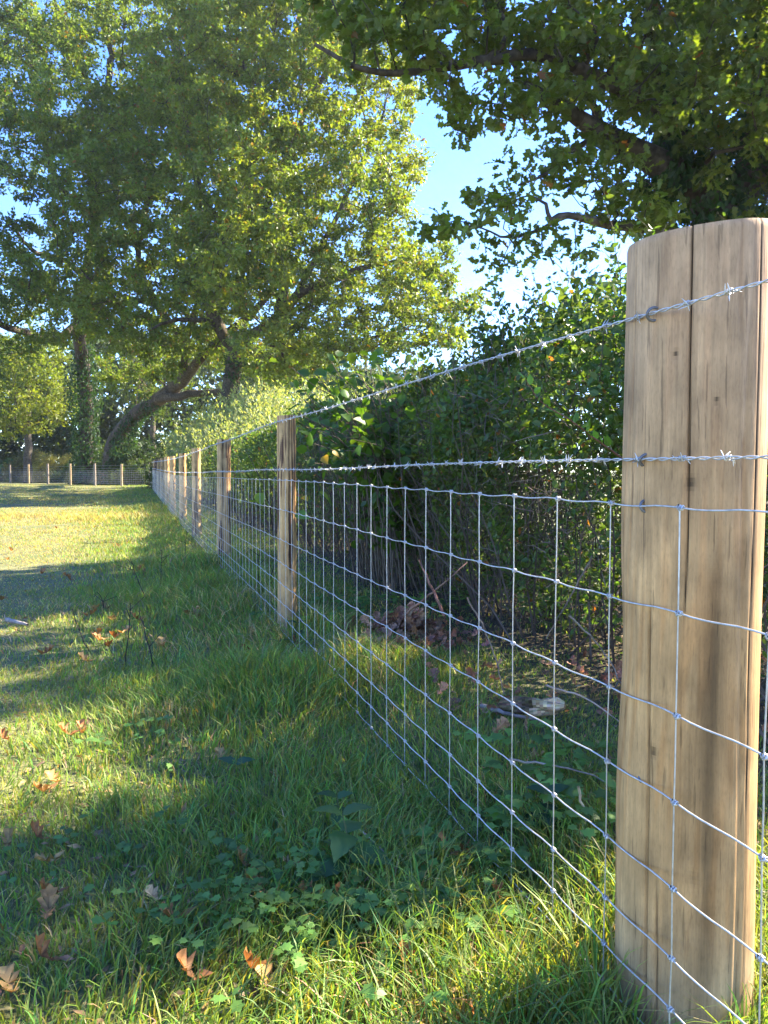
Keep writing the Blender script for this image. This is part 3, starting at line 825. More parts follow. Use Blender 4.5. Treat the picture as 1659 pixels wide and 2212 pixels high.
# leaning oak with ivy on its stem: base behind the far fence corner
b = ground_at(215, 1000); b = P(232, 1000, 42); b[2] = terrain(b[0], b[1])
cl = px_blobs([(430, 420, 260, 230, 30, 6, 620), (330, 660, 230, 110, 31, 6, 190), (520, 600, 200, 120, 30, 5, 160), (300, 300, 200, 100, 30, 5, 240), (390, 740, 180, 70, 33, 4, 130), (310, 800, 90, 50, 38, 3, 50), (600, 790, 110, 40, 31, 4, 50)], rgt, GAPS_L)
cl = thin_out(hollow(cl, 2.3, .31, 31), 1.0, rgt)
limbs = [([b - (0, 0, .3), P(245, 960, 41.5), P(290, 900, 40), P(345, 862, 37.5), P(395, 820, 35)], .42, .32),
         ([P(345, 862, 36), P(420, 850, 35), P(480, 845, 34)], .22, .12),
         ([P(395, 820, 35), P(470, 740, 33), P(560, 660, 31), P(640, 560, 30)], .24, .10),
         ([P(395, 820, 35), P(400, 740, 34), P(340, 660, 32), P(300, 560, 31), P(320, 430, 30)], .22, .08),
         ([P(400, 740, 34), P(430, 650, 32), P(440, 520, 31), P(420, 380, 30)], .18, .06),
         ([P(340, 660, 32), P(260, 640, 31), P(190, 600, 30)], .12, .05)]
make_tree('oak_tree', 'oak leaning to one side on a curved bare stem above the fence corner', b, limbs, cl, 31, (KITE_V, KITE_F), leafcols(OAKC, rgt, (.16, .10, .02), .03), .76, 13, 21, .155,
          bark=(.09, .07, .05), ivy=[(b, P(290, 900, 40), .50, 2600), (P(290, 900, 40), P(345, 862, 37.5), .36, 900)], tw_r=.006)

# ivy-clad upright oak
b = P(185, 1000, 44.5); b[2] = terrain(b[0], b[1])
cl = px_blobs([(130, 330, 260, 170, 31, 7, 560), (60, 480, 240, 170, 31, 6, 420), (140, 70, 320, 170, 34, 6, 600), (330, 120, 200, 160, 33, 5, 240), (90, 640, 190, 60, 33, 5, 110), (30, 735, 110, 30, 33.5, 2, 60), (-150, 380, 160, 260, 33, 6, 250), (380, 60, 180, 110, 35, 5, 170)], rgt, GAPS_L + [(150, 700, 40)])
cl = thin_out(hollow(cl, 2.3, .31, 35), 1.02, rgt)
limbs = [([b - (0, 0, .3), P(186, 900, 43.5), P(180, 800, 42), P(172, 700, 39), P(185, 600, 38), P(205, 480, 36), P(200, 330, 35), P(230, 200, 35), P(240, 80, 35)], .45, .12),
         ([P(172, 700, 39), P(120, 735, 37), P(60, 720, 35), P(0, 700, 33), P(-90, 640, 32)], .26, .10),
         ([P(185, 600, 38), P(130, 560, 36), P(70, 540, 34), P(20, 470, 32)], .16, .06),
         ([P(185, 620, 38), P(250, 690, 36), P(300, 700, 35), P(340, 650, 34)], .14, .06),
         ([P(205, 480, 36), P(120, 380, 34), P(90, 250, 33), P(60, 120, 34)], .14, .05),
         ([P(200, 330, 35), P(300, 200, 35), P(350, 80, 35)], .12, .04)]
make_tree('oak_tree', 'tall upright oak, its trunk wrapped in ivy, behind the far fence', b, limbs, cl, 32, (KITE_V, KITE_F), leafcols((.10, .15, .028), rgt, (.16, .09, .02), .02), .80, 13, 21, .165,
          bark=(.07, .055, .042), ivy=[(b, P(180, 800, 42), .72, 5200), (P(180, 800, 42), P(185, 610, 38), .5, 2200)], tw_r=.006)

# broad oak behind the sallow bush
b = P(500, 1010, 28); b[2] = terrain(b[0], b[1])
cl = px_blobs([(640, 400, 270, 200, 25, 5, 620), (700, 190, 220, 190, 26, 5, 470), (600, 40, 330, 140, 27, 5, 520), (820, 600, 200, 110, 25, 4, 330), (730, 700, 190, 60, 25, 4, 170), (500, 560, 160, 150, 24, 4, 240), (560, 740, 60, 40, 22, 2, 35),
                (440, 180, 150, 150, 27, 5, 260), (920, 620, 90, 90, 25, 3, 110), (660, -120, 300, 120, 28, 5, 260), (840, 380, 60, 160, 25, 3, 130), (930, 660, 100, 100, 25, 3, 170), (800, 735, 190, 45, 25, 4, 150), (640, 770, 120, 40, 26, 4, 60)], rgt, GAPS_L + [(1000, 430, 90), (985, 300, 90), (1010, 560, 30)])
cl = thin_out(hollow(cl, 2.0, .32, 39), .84, rgt)
limbs = [([b - (0, 0, .3), P(492, 900, 28), P(505, 790, 27.6), P(515, 765, 27.5)], .36, .30),
         ([P(515, 765, 27.5), P(545, 725, 27), P(600, 690, 26.5), P(640, 640, 26), P(700, 610, 25.6), P(780, 580, 25), P(870, 560, 24.6)], .22, .06),
         ([P(515, 765, 27.5), P(600, 770, 26.5), P(680, 760, 26), P(740, 745, 25.5), P(820, 725, 25)], .15, .05),
         ([P(515, 765, 27.5), P(470, 700, 27), P(450, 620, 26.6), P(490, 520, 26), P(540, 400, 26), P(555, 250, 26), P(520, 100, 27)], .24, .06),
         ([P(600, 690, 26.5), P(610, 600, 26.5), P(560, 500, 26.5), P(620, 340, 26.5), P(680, 200, 26.6), P(760, 60, 27)], .18, .05),
         ([P(640, 640, 26), P(700, 520, 26), P(760, 400, 26), P(830, 240, 26)], .12, .04),
         ([P(490, 520, 26), P(440, 420, 26), P(400, 250, 26)], .10, .04),
         ([P(470, 700, 27), P(380, 690, 26), P(330, 710, 25)], .10, .04)]
make_tree('oak_tree', 'broad spreading oak with long low limbs, rising behind the silvery sallow bush', b, limbs, cl, 33, (KITE_V, KITE_F), leafcols((.125, .168, .026), rgt, (.20, .12, .02), .025), .64, 13, 21, .138,
          bark=(.08, .065, .045), ivy=[(P(505, 830, 27.7), P(512, 770, 27.5), .36, 300), (P(560, 500, 26.5), P(630, 320, 26.5), .2, 500)], tw_r=.005)
print('left trees', time.time() - T0)

# yellow-green tree standing in sun at the left, low
for (px, D, blobs, lab, colr, seed) in [
    (60, 50, [(50, 800, 120, 80, 47, 4, 200), (20, 880, 110, 60, 46, 4, 130), (120, 850, 60, 70, 47, 4, 80), (-90, 830, 100, 110, 48, 4, 100)], 'bright yellow-green maple low behind the far fence', (.13, .17, .022), 41),
    (-140, 56, [(-160, 760, 120, 170, 54, 5, 200)], 'dull green ash half out of view past the left end of the far fence', (.07, .11, .02), 42),
    (330, 58, [(330, 800, 110, 110, 56, 5, 190)], 'dark round-topped tree deep in the wood between two trunks', (.05, .085, .018), 43),
    (650, 52, [(650, 800, 130, 90, 50, 5, 220), (560, 850, 80, 60, 50, 4, 90)], 'pale distant tree showing between the sallow bush and the hazel', (.08, .12, .03), 44),
    (790, 60, [(790, 850, 110, 60, 58, 5, 160)], 'small bluish distant tree seen just over the hedge', (.06, .09, .04), 45)]:
    rg = np.random.default_rng(seed); b = P(px, 1000, D); b[2] = terrain(b[0], b[1]); c = thin_out(px_blobs(blobs, rg), .8, rg)
    top = P(px, 760, D)
    make_tree('woodland_tree', lab, b, [([b, b * .6 + top * .4, top], .3, .1)], c, seed, (KITE_V, KITE_F), leafcols(colr, rg), .85, 7, 15, .2, tw_r=.008, step=.8)

# far wood that closes the view
def far_wood():
    rg = np.random.default_rng(77); mb = MB(); tb = MB()
    n = 1100; px = rg.uniform(-500, 1080, n); D = rg.uniform(60, 80, n); edge = 690 + 60 * vnoise(px / 60, px * 0, 2) + 100 * sstep(620, 800, px)
    py = edge + (1010 - edge) * rg.random(n) ** .9
    c = np.array([P(a, q, d) for a, q, d in zip(px, py, D)])
    leaf_sprays(mb, tb, c, rg, 1.8, 6, 10, .62, (KITE_V, KITE_F), leafcols((.045, .075, .02), rg))
    tag(mb.build('far_wood', M['leaf']), 'mass of dark far woodland closing the field behind the trees', 'woodland', None, 'stuff')
far_wood()

# right-hand oak, near, behind the hedge
def right_oak():
    rng = np.random.default_rng(88)
    b = P(1590, 1000, 8.3); b[2] = terrain(b[0], b[1])
    bl = [(1540, 140, 250, 190, 8.2, 1.9, 330), (1300, 130, 190, 150, 7.6, 1.3, 190), (1120, 40, 220, 75, 7.2, 1.0, 105), (880, 5, 230, 50, 6.8, .8, 70), (1120, 210, 95, 75, 7.0, .6, 26), (985, 215, 60, 45, 6.9, .4, 16), (985, 300, 45, 35, 6.8, .3, 8), (930, 110, 95, 50, 6.9, .5, 30), (800, 70, 110, 60, 6.7, .5, 30), (1040, 90, 80, 50, 7.0, .5, 20),
          (1180, 360, 80, 40, 7.0, .5, 12), (1060, 430, 65, 40, 6.9, .4, 12), (1000, 490, 65, 22, 6.9, .3, 8), (1140, 500, 70, 22, 6.9, .3, 9), (1290, 350, 110, 75, 7.4, .7, 34), (1300, 450, 70, 45, 7.3, .5, 12), (1400, 440, 60, 80, 7.7, .7, 26),
          (1560, 330, 160, 90, 8.2, 1.0, 60), (1240, 540, 26, 14, 7.1, .2, 2), (1170, 540, 12, 20, 7.0, .2, 2), (1085, 560, 10, 16, 6.9, .1, 1), (1640, 480, 90, 70, 8.4, .8, 40), (1420, 540, 50, 30, 7.8, .4, 10),
          (1500, -250, 420, 230, 8.4, 2.4, 330), (1000, -200, 330, 140, 7.3, 1.5, 130), (1850, 150, 220, 320, 8.6, 2.4, 260)]
    c = px_blobs(bl, rng, [(1570, 400, 26), (1205, 60, 14), (1290, 230, 12), (1500, 200, 16), (925, 175, 20), (1040, 150, 20), (1030, 240, 24), (1330, 150, 12), (1450, 70, 14), (1610, 210, 18), (1100, 130, 14)])
    extra = []  # out-of-view sprays added so that their shadow covers the front grass
    while len(extra) < 230:
        cc = rng.uniform(1.38, 5.3) if rng.random() > .25 else rng.uniform(1.38, 1.85); a = rng.uniform(4.6, 9.6); z = rng.uniform(3.9, 7.6)
        if 1.85 < cc < 2.85: continue
        q = np.array([a * .914 - cc * .407, a * .407 + cc * .914, z])
        if q[0] / q[1] > .60: extra.append(q)
    c = np.vstack([c, extra]); cc = -.407 * c[:, 0] + .914 * c[:, 1]; c = c[~((cc > 1.85) & (cc < 2.85))]  # crown cleared along one band to let a sun streak reach the grass
    c = thin_out(c, .255, rng)
    T = P(1560, 470, 8.2)
    limbs = [([b - (0, 0, .2), P(1585, 800, 8.3), P(1570, 600, 8.2), T], .36, .32),
             ([T, P(1500, 400, 8.0), P(1400, 340, 7.8), P(1300, 285, 7.6), P(1230, 240, 7.4), P(1150, 190, 7.2)], .20, .04),
             ([T, P(1620, 380, 8.3), P(1655, 250, 8.5), P(1640, 60, 8.6), P(1600, -200, 8.7)], .22, .08),
             ([P(1500, 400, 8.0), P(1440, 250, 8.0), P(1420, 80, 8.0), P(1380, -150, 8.0)], .14, .05),
             ([P(1560, 520, 8.2), P(1450, 505, 7.8), P(1370, 490, 7.6), P(1290, 480, 7.3), P(1230, 465, 7.1), P(1190, 475, 7.0), P(1180, 440, 6.95)], .075, .02),
             ([P(1230, 465, 7.1), P(1170, 495, 7.0), P(1110, 512, 6.9), P(1060, 500, 6.9)], .022, .010),
             ([P(1620, 380, 8.3), (5.6, 6.6, 5.0), (5.6, 5.0, 5.4), (5.0, 3.9, 5.6)], .12, .03),
             ([P(1440, 250, 8.0), P(1300, 170, 7.4), P(1180, 120, 7.1), P(1050, 130, 6.9), P(950, 145, 6.8), P(860, 158, 6.7), P(790, 150, 6.6), P(740, 130, 6.5), P(680, 95, 6.5)], .085, .018),
             ([P(1300, 285, 7.6), P(1270, 200, 7.4), P(1215, 170, 7.2)], .05, .02),
             ([P(1300, 285, 7.6), P(1230, 330, 7.2), P(1190, 370, 7.0), P(1120, 400, 6.9)], .03, .010),
             ([P(1050, 130, 6.9), P(1100, 60, 7.0), P(1000, -50, 7.1)], .03, .012)]
    t, sk = make_tree('oak_tree', 'overhanging oak with near lobed leaves, rising behind the thick fence post', b, limbs, c, 89, (LOB_V, LOB_F), leafcols((.085, .125, .022), rng, (.17, .08, .02), .012), .27, 6, 8, .100,
              bark=(.075, .062, .05), r_tip=.0045, bf=.25, step=.2, tw_r=.002, sag=.04,
              ivy=[(b, P(1575, 620, 8.2), .42, 2600), (P(1575, 620, 8.2), T, .40, 1200), (T, P(1420, 345, 7.8), .26, 1300), (T, P(1655, 250, 8.5), .28, 1300), (P(1655, 250, 8.5), P(1640, 60, 8.6), .24, 700), (P(1500, 400, 8.0), P(1430, 160, 8.0), .22, 900)])
right_oak()
print('right oak', time.time() - T0)

# ------------------------------------------------------------------ hedge
def build_hedge():
    rng = np.random.default_rng(101)
    h = empty('hedge', V3(LP(3.0, 1.3), 0), 'dense mixed hedge of dark small leaves and bare twigs behind the fence', 'hedge')
    s_all = np.array([1.15, 36.0])
    def top_h(s):
        return 1.32 + .15 * sstep(3.2, 1.8, s) * sstep(1.2, 1.7, s) + .18 * (vnoise(s * 1.3, s * 0, 4) - .5) + .12 * (vnoise(s * 4, s * 0, 5) - .5) + .10 * sstep(4, 7, s) - .05 * sstep(20, 12, s) * sstep(9, 12, s)
    LB, TB = MB(), MB()
    def leaves(n, s0, s1, size, tmpl, dark=1.0):
        s = rng.uniform(s0, s1, n); H = top_h(s)
        # shell weighted sampling in the cross-section: o from .55 (field face) to 2.3
        side = rng.random(n); z = np.zeros(n); o = np.zeros(n)
        fo = .78 + .16 * vnoise(s * 1.7, s * 0 + 3, 6) + .0 * s
        a = side < .55                                          # field face
        zz = rng.random(n) ** .75 * H; z[a] = zz[a]
        face = fo + .35 * (.9 - zz) * (zz < .9) + .10 * (vnoise(s * 3, zz * 3, 7) - .5) * 2 + .18 * sstep(.75, 1.0, zz / H)
        o[a] = (face + rng.exponential(.13, n))[a]
        t = (side >= .55) & (side < .80); z[t] = (H - rng.exponential(.08, n))[t]; o[t] = (fo + .2 + rng.random(n) * 1.2)[t]
        i = side >= .80; z[i] = (rng.random(n) * H * .98)[i]; o[i] = (fo + .3 + rng.random(n) * 1.2)[i]
        # leaf density falls off low down on the field face
        bk = rng.random(n) < .16; o[bk] = (1.9 + .5 * rng.random(n))[bk]; z[bk] = (rng.random(n) * 1.2)[bk]  # leaves added along the unseen back to block low sunlight
        keep = rng.random(n) < np.where(z < .80, .62 + .38 * (z / .80) ** 1.5, 1.0) * (.42 + .58 * sstep(.25, .5, vnoise(s * 3.5, z * 3.5, 14)))
        s, z, o = s[keep], z[keep], o[keep]
        # a gap low in the hedge where the sun gets through
        px_, py_ = P0[0] + U[0] * s + NR[0] * o - .08, P0[1] + U[1] * s + NR[1] * o - 2.95
        al = px_ * .914 + py_ * .407; cr_ = -px_ * .407 + py_ * .914; hole = (np.abs(cr_) < .24) & (np.abs(z - .06 - al * .87) < .24) & (al > 0)
        s, z, o = s[~hole], z[~hole], o[~hole]; n = len(s)
        xy = P0[None] + U[None] * s[:, None] + NR[None] * o[:, None]; pos = np.concatenate([xy, (z + terrain(xy[:, 0], xy[:, 1]))[:, None]], 1)
        dd = rng.normal(0, .8, (n, 3)) + np.array([-.3, -.2, .15]); up = rng.normal(0, .6, (n, 3)) + np.array([-.35, -.25, .8])
        c = jitter_cols((.078, .128, .034), n, rng, .35, .14); m = rng.random(n) < .18; c[m] = jitter_cols((.085, .13, .02), m.sum(), rng, .3, .1)
        m = rng.random(n) < .012; c[m] = jitter_cols((.30, .12, .03), m.sum(), rng, .3, .2)
        sz = size * rng.uniform(.55, 1.3, n)
        add_inst(LB, tmpl[0], tmpl[1], pos, frames(dd, up), sz, c)
    leaves(106000, .50, 5.2, .036, (OVAL_V, OVAL_F))  # out-of-view near end extended to shade the grass beyond the front strip
    leaves(40000, 5.2, 11, .055, (KITE_V, KITE_F))
    leaves(22000, 11, 20, .065, (KITE_V, KITE_F))
    leaves(16000, 20, 36, .10, (KITE_V, KITE_F))
    # woody tangle
    def stems(n, s0, s1, rad, k=6):
        s = rng.uniform(s0, s1, n); o = .85 + rng.random(n) * 1.0; H = top_h(s) * rng.uniform(.5, 1.0, n)
        xy = P0[None] + U[None] * s[:, None] + NR[None] * o[:, None]; g = terrain(xy[:, 0], xy[:, 1])
        for i in range(n):
            t = np.linspace(0, 1, k); lean = rng.normal(0, .28, 2); w = np.cumsum(rng.normal(0, .035, (k, 3)), 0)
            p = np.stack([xy[i, 0] + lean[0] * t, xy[i, 1] + lean[1] * t, g[i] - .03 + H[i] * t], -1) + w * np.array([1, 1, .4])
            v, f = tube(p, rad * rng.uniform(.6, 1.8) * (1 - .75 * t), 3); TB.add(v, f, np.array([.085, .065, .05]) * rng.uniform(.5, 1.4))
    stems(560, .50, 6, .0034); stems(200, 6, 12, .006); stems(120, 12, 34, .010, 4)
    # small twigs in all directions, straight 3-sided
    n = 13000; s = rng.uniform(.50, 7, n); z = rng.random(n) ** .8 * 1.15; fo = .78 + .16 * vnoise(s * 1.7, s * 0 + 3, 6)
    o = fo + .30 * (.9 - z) * (z < .9) + rng.random(n) ** 1.4 * .7
    xy = P0[None] + U[None] * s[:, None] + NR[None] * o[:, None]; a = np.concatenate([xy, (z + terrain(xy[:, 0], xy[:, 1]))[:, None]], 1)
    d = norm(rng.normal(0, 1, (n, 3)) * np.array([1, 1, 1.1]) + np.array([0, 0, .35])); L = rng.uniform(.05, .24, n); e = a + d * L[:, None]; m = (a + e) / 2 + rng.normal(0, .012, (n, 3))
    x = norm(np.cross(d, np.array([.1, .2, 1.0]))); y = np.cross(d, x); th = np.arange(3) / 3 * 2 * pi
    def ring(c, r): return c[:, None] + (r * rng.uniform(.6, 1.5, n))[:, None, None] * (np.cos(th)[None, :, None] * x[:, None] + np.sin(th)[None, :, None] * y[:, None])
    v = np.concatenate([ring(a, .0017), ring(m, .0013), e[:, None]], 1).reshape(-1, 3)
    cc = jitter_cols((.13, .10, .075), n, rng, .45, .1)
    base = TB.n; TB.v.append(v.astype(np.float32)); TB.n += len(v)
    for tf in ([[0, 1, 4, 3], [1, 2, 5, 4], [2, 0, 3, 5]], [[3, 4, 6], [4, 5, 6], [5, 3, 6]]):
        TB.f.append(inst_faces(tf, n, 7) + base); TB.c.append(np.repeat(cc, 3, 0)); TB.m.append(np.full(n * 3, False))
    # upright shoots on top
    def shoots(n, s0, s1, lo, hi, oo, hmax_bias=0):
        for i in range(n):
            s = rng.uniform(s0, s1); o = rng.uniform(*oo); xy = LP(s, o); z0 = top_h(np.array([s]))[0] - .15 + float(terrain(*xy))
            L = rng.uniform(lo, hi); k = 7; t = np.linspace(0, 1, k); lean = rng.normal(0, .45, 2) * L
            p = np.stack([xy[0] + lean[0] * t ** 1.7 + rng.normal(0, .008, k), xy[1] + lean[1] * t ** 1.7, z0 + (L + .15) * (t - .12 * t * t)], -1)
            v, f = tube(p, .0022 * (1.2 - t), 4); TB.add(v, f, (.10, .07, .045))
            m = int(L * 42) + 5; tt = np.sort(rng.uniform(.1, 1, m)); q = np.stack([np.interp(tt, t, p[:, j]) for j in range(3)], -1)
            th = np.arange(m) * 2.4 + rng.uniform(0, 6); dd = np.stack([np.cos(th), np.sin(th), rng.uniform(0, 1.4, m)], -1); up = np.array([0, 0, .6]) + rng.normal(0, .9, (m, 3)); q = q + rng.normal(0, .012, (m, 3))
            add_inst(LB, OVAL_V, OVAL_F, q, frames(dd, up), .048 * rng.uniform(.5, 1.2, m) * (1.15 - .5 * tt), jitter_cols((.05, .09, .02), m, rng, .3, .1))
    shoots(240, 1.75, 3.6, .06, .50, (.95, 2.2)); shoots(160, 3.2, 5.5, .06, .42, (.9, 2.2)); shoots(60, 5.5, 11, .1, .40, (.9, 2.2))
    tag(LB.build('foliage', M['leaf'], h), kind='stuff'); tag(TB.build('stems', M['twig'], h), kind='stuff')
build_hedge()

# a hawthorn branch that leans out of the hedge in the light
def spray():
    rng = np.random.default_rng(5)
    pts = [P(1345, 990, 2.15), P(1290, 950, 2.1), P(1230, 905, 2.06), P(1175, 872, 2.02), P(1135, 820, 2.0)]
    t = empty('hawthorn_branch', pts[0], 'thin branch with bright green leaves leaning out of the hedge by the thick post', 'branch')
    q = densify(pts, .02, rng, .001); mb = MB(); v, f = tube(q, np.linspace(.0028, .001, len(q)), 6); mb.add(v, f, (.16, .08, .05), True); mb.build('twig', M['twig'], t)
    idx = np.linspace(3, len(q) - 1, 17).astype(int)
    for i in idx:
        l = MB(); d = norm(rng.normal(0, .7, 3) + np.array([.1, 0, .7])); fr = frames(d[None], (rng.normal(0, .4, 3) + np.array([.8, .2, .5]))[None])
        add_inst(l, OVAL_V * np.array([1.15, 1, 1]), OVAL_F, q[i][None], fr, np.array([rng.uniform(.024, .042)]), jitter_cols((.13, .24, .03), 1, rng, .25, .08)); l.build('leaf', M['leaf'], t)
spray()

# hazel with large round leaves, growing through the hedge by the second post
def hazel():
    rng = np.random.default_rng(15); t = empty('hazel_bush', V3(LP(4.0, .95), 0), 'hazel with large round leaves beside the second post, a few turned yellow', 'bush')
    tb = MB(); lb = MB(); HZ = np.array([[0, 0, 0], [.28, .08, .06], [.43, .42, .12], [.30, .74, .05], [0, 1.08, -.16], [-.32, .72, .08], [-.42, .40, .12], [-.29, .10, .05], [0, .45, -.05]])
    HF = [np.array([[0, 1, 8], [1, 2, 8], [2, 3, 8], [3, 4, 8], [4, 5, 8], [5, 6, 8], [6, 7, 8], [7, 0, 8]])]
    for i in range(64):
        b = V3(LP(rng.uniform(3.4, 4.6), rng.uniform(.75, 1.3)), 0); D = b[1]; tx, ty = rng.uniform(630, 880), rng.uniform(770, 1010)
        e = P(tx, ty, rng.uniform(4.0, 5.2)); m = (b + e) / 2 + (0, 0, .35); q = densify([b, m, e], .12, rng, .006)
        v, f = tube(q, np.linspace(.006, .002, len(q)), 5); tb.add(v, f, (.13, .10, .07), True)
        k = rng.integers(10, 18); idx = rng.integers(len(q) // 3, len(q), k); pos = q[idx] + rng.normal(0, .035, (k, 3))
        dd = rng.normal(0, .7, (k, 3)) + (0, -.2, -.1); up = rng.normal(0, .45, (k, 3)) + (-.2, -.3, .9)
        c = jitter_cols((.065, .125, .018), k, rng, .35, .1)
        add_inst(lb, HZ, HF, pos, frames(dd, up), rng.uniform(.045, .085, k), c, True)
    tb.build('stem', M['twig'], t)['kind'] = 'stuff'; tag(lb.build('foliage', M['leaf'], t), kind='stuff')
    for (px, py, D, s, c) in ((700, 985, 3.85, .06, (.42, .27, .02)), (718, 978, 3.88, .055, (.34, .22, .02)), (655, 1072, 3.95, .035, (.36, .30, .03)), (690, 1062, 3.7, .06, (.16, .22, .03)), (640, 1110, 3.6, .07, (.10, .20, .03)), (560, 1065, 4.4, .08, (.17, .25, .03)), (545, 1085, 4.4, .07, (.14, .22, .03))):
        l = MB(); add_inst(l, HZ, HF, P(px, py, D)[None], frames(np.array([[.6, -.2, -.4]]) + rng.normal(0, .4, (1, 3)), np.array([[-.3, -.3, .9]]) + rng.normal(0, .4, (1, 3))), np.array([s]), np.array([c]), True)
        o = l.build('leaf', M['leaf'], t)
        if c[0] > .3: o['label'] = 'yellow hazel leaf'
hazel()

# silvery sallow bush
def sallow():
    rng = np.random.default_rng(25); t = empty('sallow_bush', V3(LP(12.5, 2.2), 0), 'pale yellow-green sallow bush of fine upright shoots behind the fence', 'bush')
    tb, lb = MB(), MB(); n = 1700
    for i in range(n):
        s = 7.2 + 23 * rng.random(); o = rng.uniform(1.15 - .55 * float(sstep(12, 18, s)), 3.4) ; xy = LP(s, o); g = float(terrain(*xy))
        env = .78 + .088 * min(s, 23) * (1 - .25 * float(sstep(23, 30, s))) + .35 * (float(vnoise(s * 1.3, o * 2, 4)) - .5) + .12 * (o - 1)
        if o < 1.8: env *= .78
        H = env * rng.uniform(.55, 1.12); k = 5; q = np.linspace(0, 1, k); lean = rng.normal(0, .16, 2) * H
        p = np.stack([xy[0] + lean[0] * q ** 1.6, xy[1] + lean[1] * q ** 1.6, g + H * q], -1); v, f = tube(p, .0055 * (1.15 - q), 3); tb.add(v, f, (.14, .12, .07))
        m = int(H * 30); tt = rng.random(m) ** .75 * .93 + .07; pos = np.stack([np.interp(tt, q, p[:, j]) for j in range(3)], -1) + rng.normal(0, .035, (m, 3))
        th = rng.uniform(0, 2 * pi, m); dd = np.stack([np.cos(th) * .7, np.sin(th) * .7, rng.uniform(.3, 1.3, m)], -1); up = rng.normal(0, .6, (m, 3)) + (0, 0, .7)
        add_inst(lb, LANCE_V * np.array([1.7, 1, 1]), LANCE_F, pos, frames(dd, up), rng.uniform(.05, .085, m) * (1 + .035 * max(0, s - 8)), jitter_cols((.22, .255, .11), m, rng, .3, .1))
    tag(tb.build('stems', M['twig'], t), kind='stuff'); tag(lb.build('foliage', M['leaf'], t), kind='stuff')
sallow()

# bushes beyond the far fence
def bush(px, D, w, h, label, col, seed, n=170, leaf=.13, group=None, fine=False):
    rng = np.random.default_rng(seed)
    if px < 330:                                    # keep clear of the cross fence
        D = max(D, float(np.interp(px - (w + 1.0) * F / D, [-420, -52, 22, 104, 205, 263, 318], [76, 56.4, 50.6, 44.8, 39.0, 36.8, 35.2])) + 1.0)
    c = P(px, 1005, D); g = float(terrain(c[0], c[1])); t = empty('bush', (c[0], c[1], g), label, 'bush', group)
    lb, tb = MB(), MB(); u = norm(rng.normal(0, 1, (n, 3))) * rng.random((n, 1)) ** .4; u[:, 2] = np.abs(u[:, 2])
    cen = np.array([c[0], c[1], g + .1]) + u * np.array([w, w * .7, h]) * (.8 + .35 * vnoise(u[:, 0] * 3 + seed, u[:, 2] * 3, seed)[:, None])
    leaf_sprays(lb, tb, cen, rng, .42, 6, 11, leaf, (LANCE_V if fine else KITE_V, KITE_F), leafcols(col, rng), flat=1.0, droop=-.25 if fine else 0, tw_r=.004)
    for q in cen[:: 5]:
        v, f = tube(np.array([[c[0] + rng.normal(0, w * .25), c[1], g], (q + [c[0], c[1], g]) / 2 + (0, 0, .2), q]), np.array([.025, .015, .006]), 4); tb.add(v, f, (.09, .07, .05))
    tag(tb.build('stems', M['twig'], t), kind='stuff'); tag(lb.build('foliage', M['leaf'], t), kind='stuff')
bush(115, 45.5, 1.9, 1.9, 'pale straw-green rounded shrub just behind the far fence', (.20, .20, .07), 201, 220, .15, fine=True)
bush(30, 48, 2.4, 1.5, 'blue-green leafy bush at the left end of the far fence', (.07, .15, .05), 202, 190, .16)
bush(70, 51, 2.0, 2.6, 'dull tan-green bush between the pale shrub and the maple', (.13, .13, .05), 206, 170, .15)
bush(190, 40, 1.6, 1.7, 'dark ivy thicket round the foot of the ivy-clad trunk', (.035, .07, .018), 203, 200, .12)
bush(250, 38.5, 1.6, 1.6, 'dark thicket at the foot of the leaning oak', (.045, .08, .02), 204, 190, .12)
bush(300, 37.5, 1.7, 1.5, 'mid green bush behind the fence corner', (.07, .11, .03), 205, 180, .12)
bush(410, 33.0, 1.2, 1.7, 'bright leafy bush to the hedge side of the fence corner', (.08, .13, .03), 207, 180, .11)
bush(262, 37.8, 1.2, .7, 'low brown-tinged bramble against the far fence', (.15, .11, .045), 208, 120, .10)
bush(140, 43.2, 2.4, .8, 'low dark bramble bank under the pale shrub', (.04, .07, .02), 209, 170, .13)
bush(20, 49, 3.0, .9, 'low dark bank of bramble behind the leftmost far posts', (.035, .065, .025), 210, 170, .14)
bush(395, 30, 1.6, 1.7, 'grey-green bush behind the farthest run of hedge', (.09, .12, .04), 211, 190, .10)
bush(-90, 50, 3.0, 3.0, 'shaded green bush beyond the left end of the far fence', (.06, .10, .03), 212, 190, .16)
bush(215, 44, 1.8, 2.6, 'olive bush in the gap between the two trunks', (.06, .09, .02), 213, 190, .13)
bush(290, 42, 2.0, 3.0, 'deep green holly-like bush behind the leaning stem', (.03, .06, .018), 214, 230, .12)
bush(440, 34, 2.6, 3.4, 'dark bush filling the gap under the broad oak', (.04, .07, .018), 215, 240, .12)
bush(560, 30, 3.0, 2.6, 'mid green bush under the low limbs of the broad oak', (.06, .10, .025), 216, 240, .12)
bush(700, 26, 3.2, 2.2, 'dull green bush behind the hazel', (.06, .10, .03), 217, 240, .11)
print('hedge', time.time() - T0)

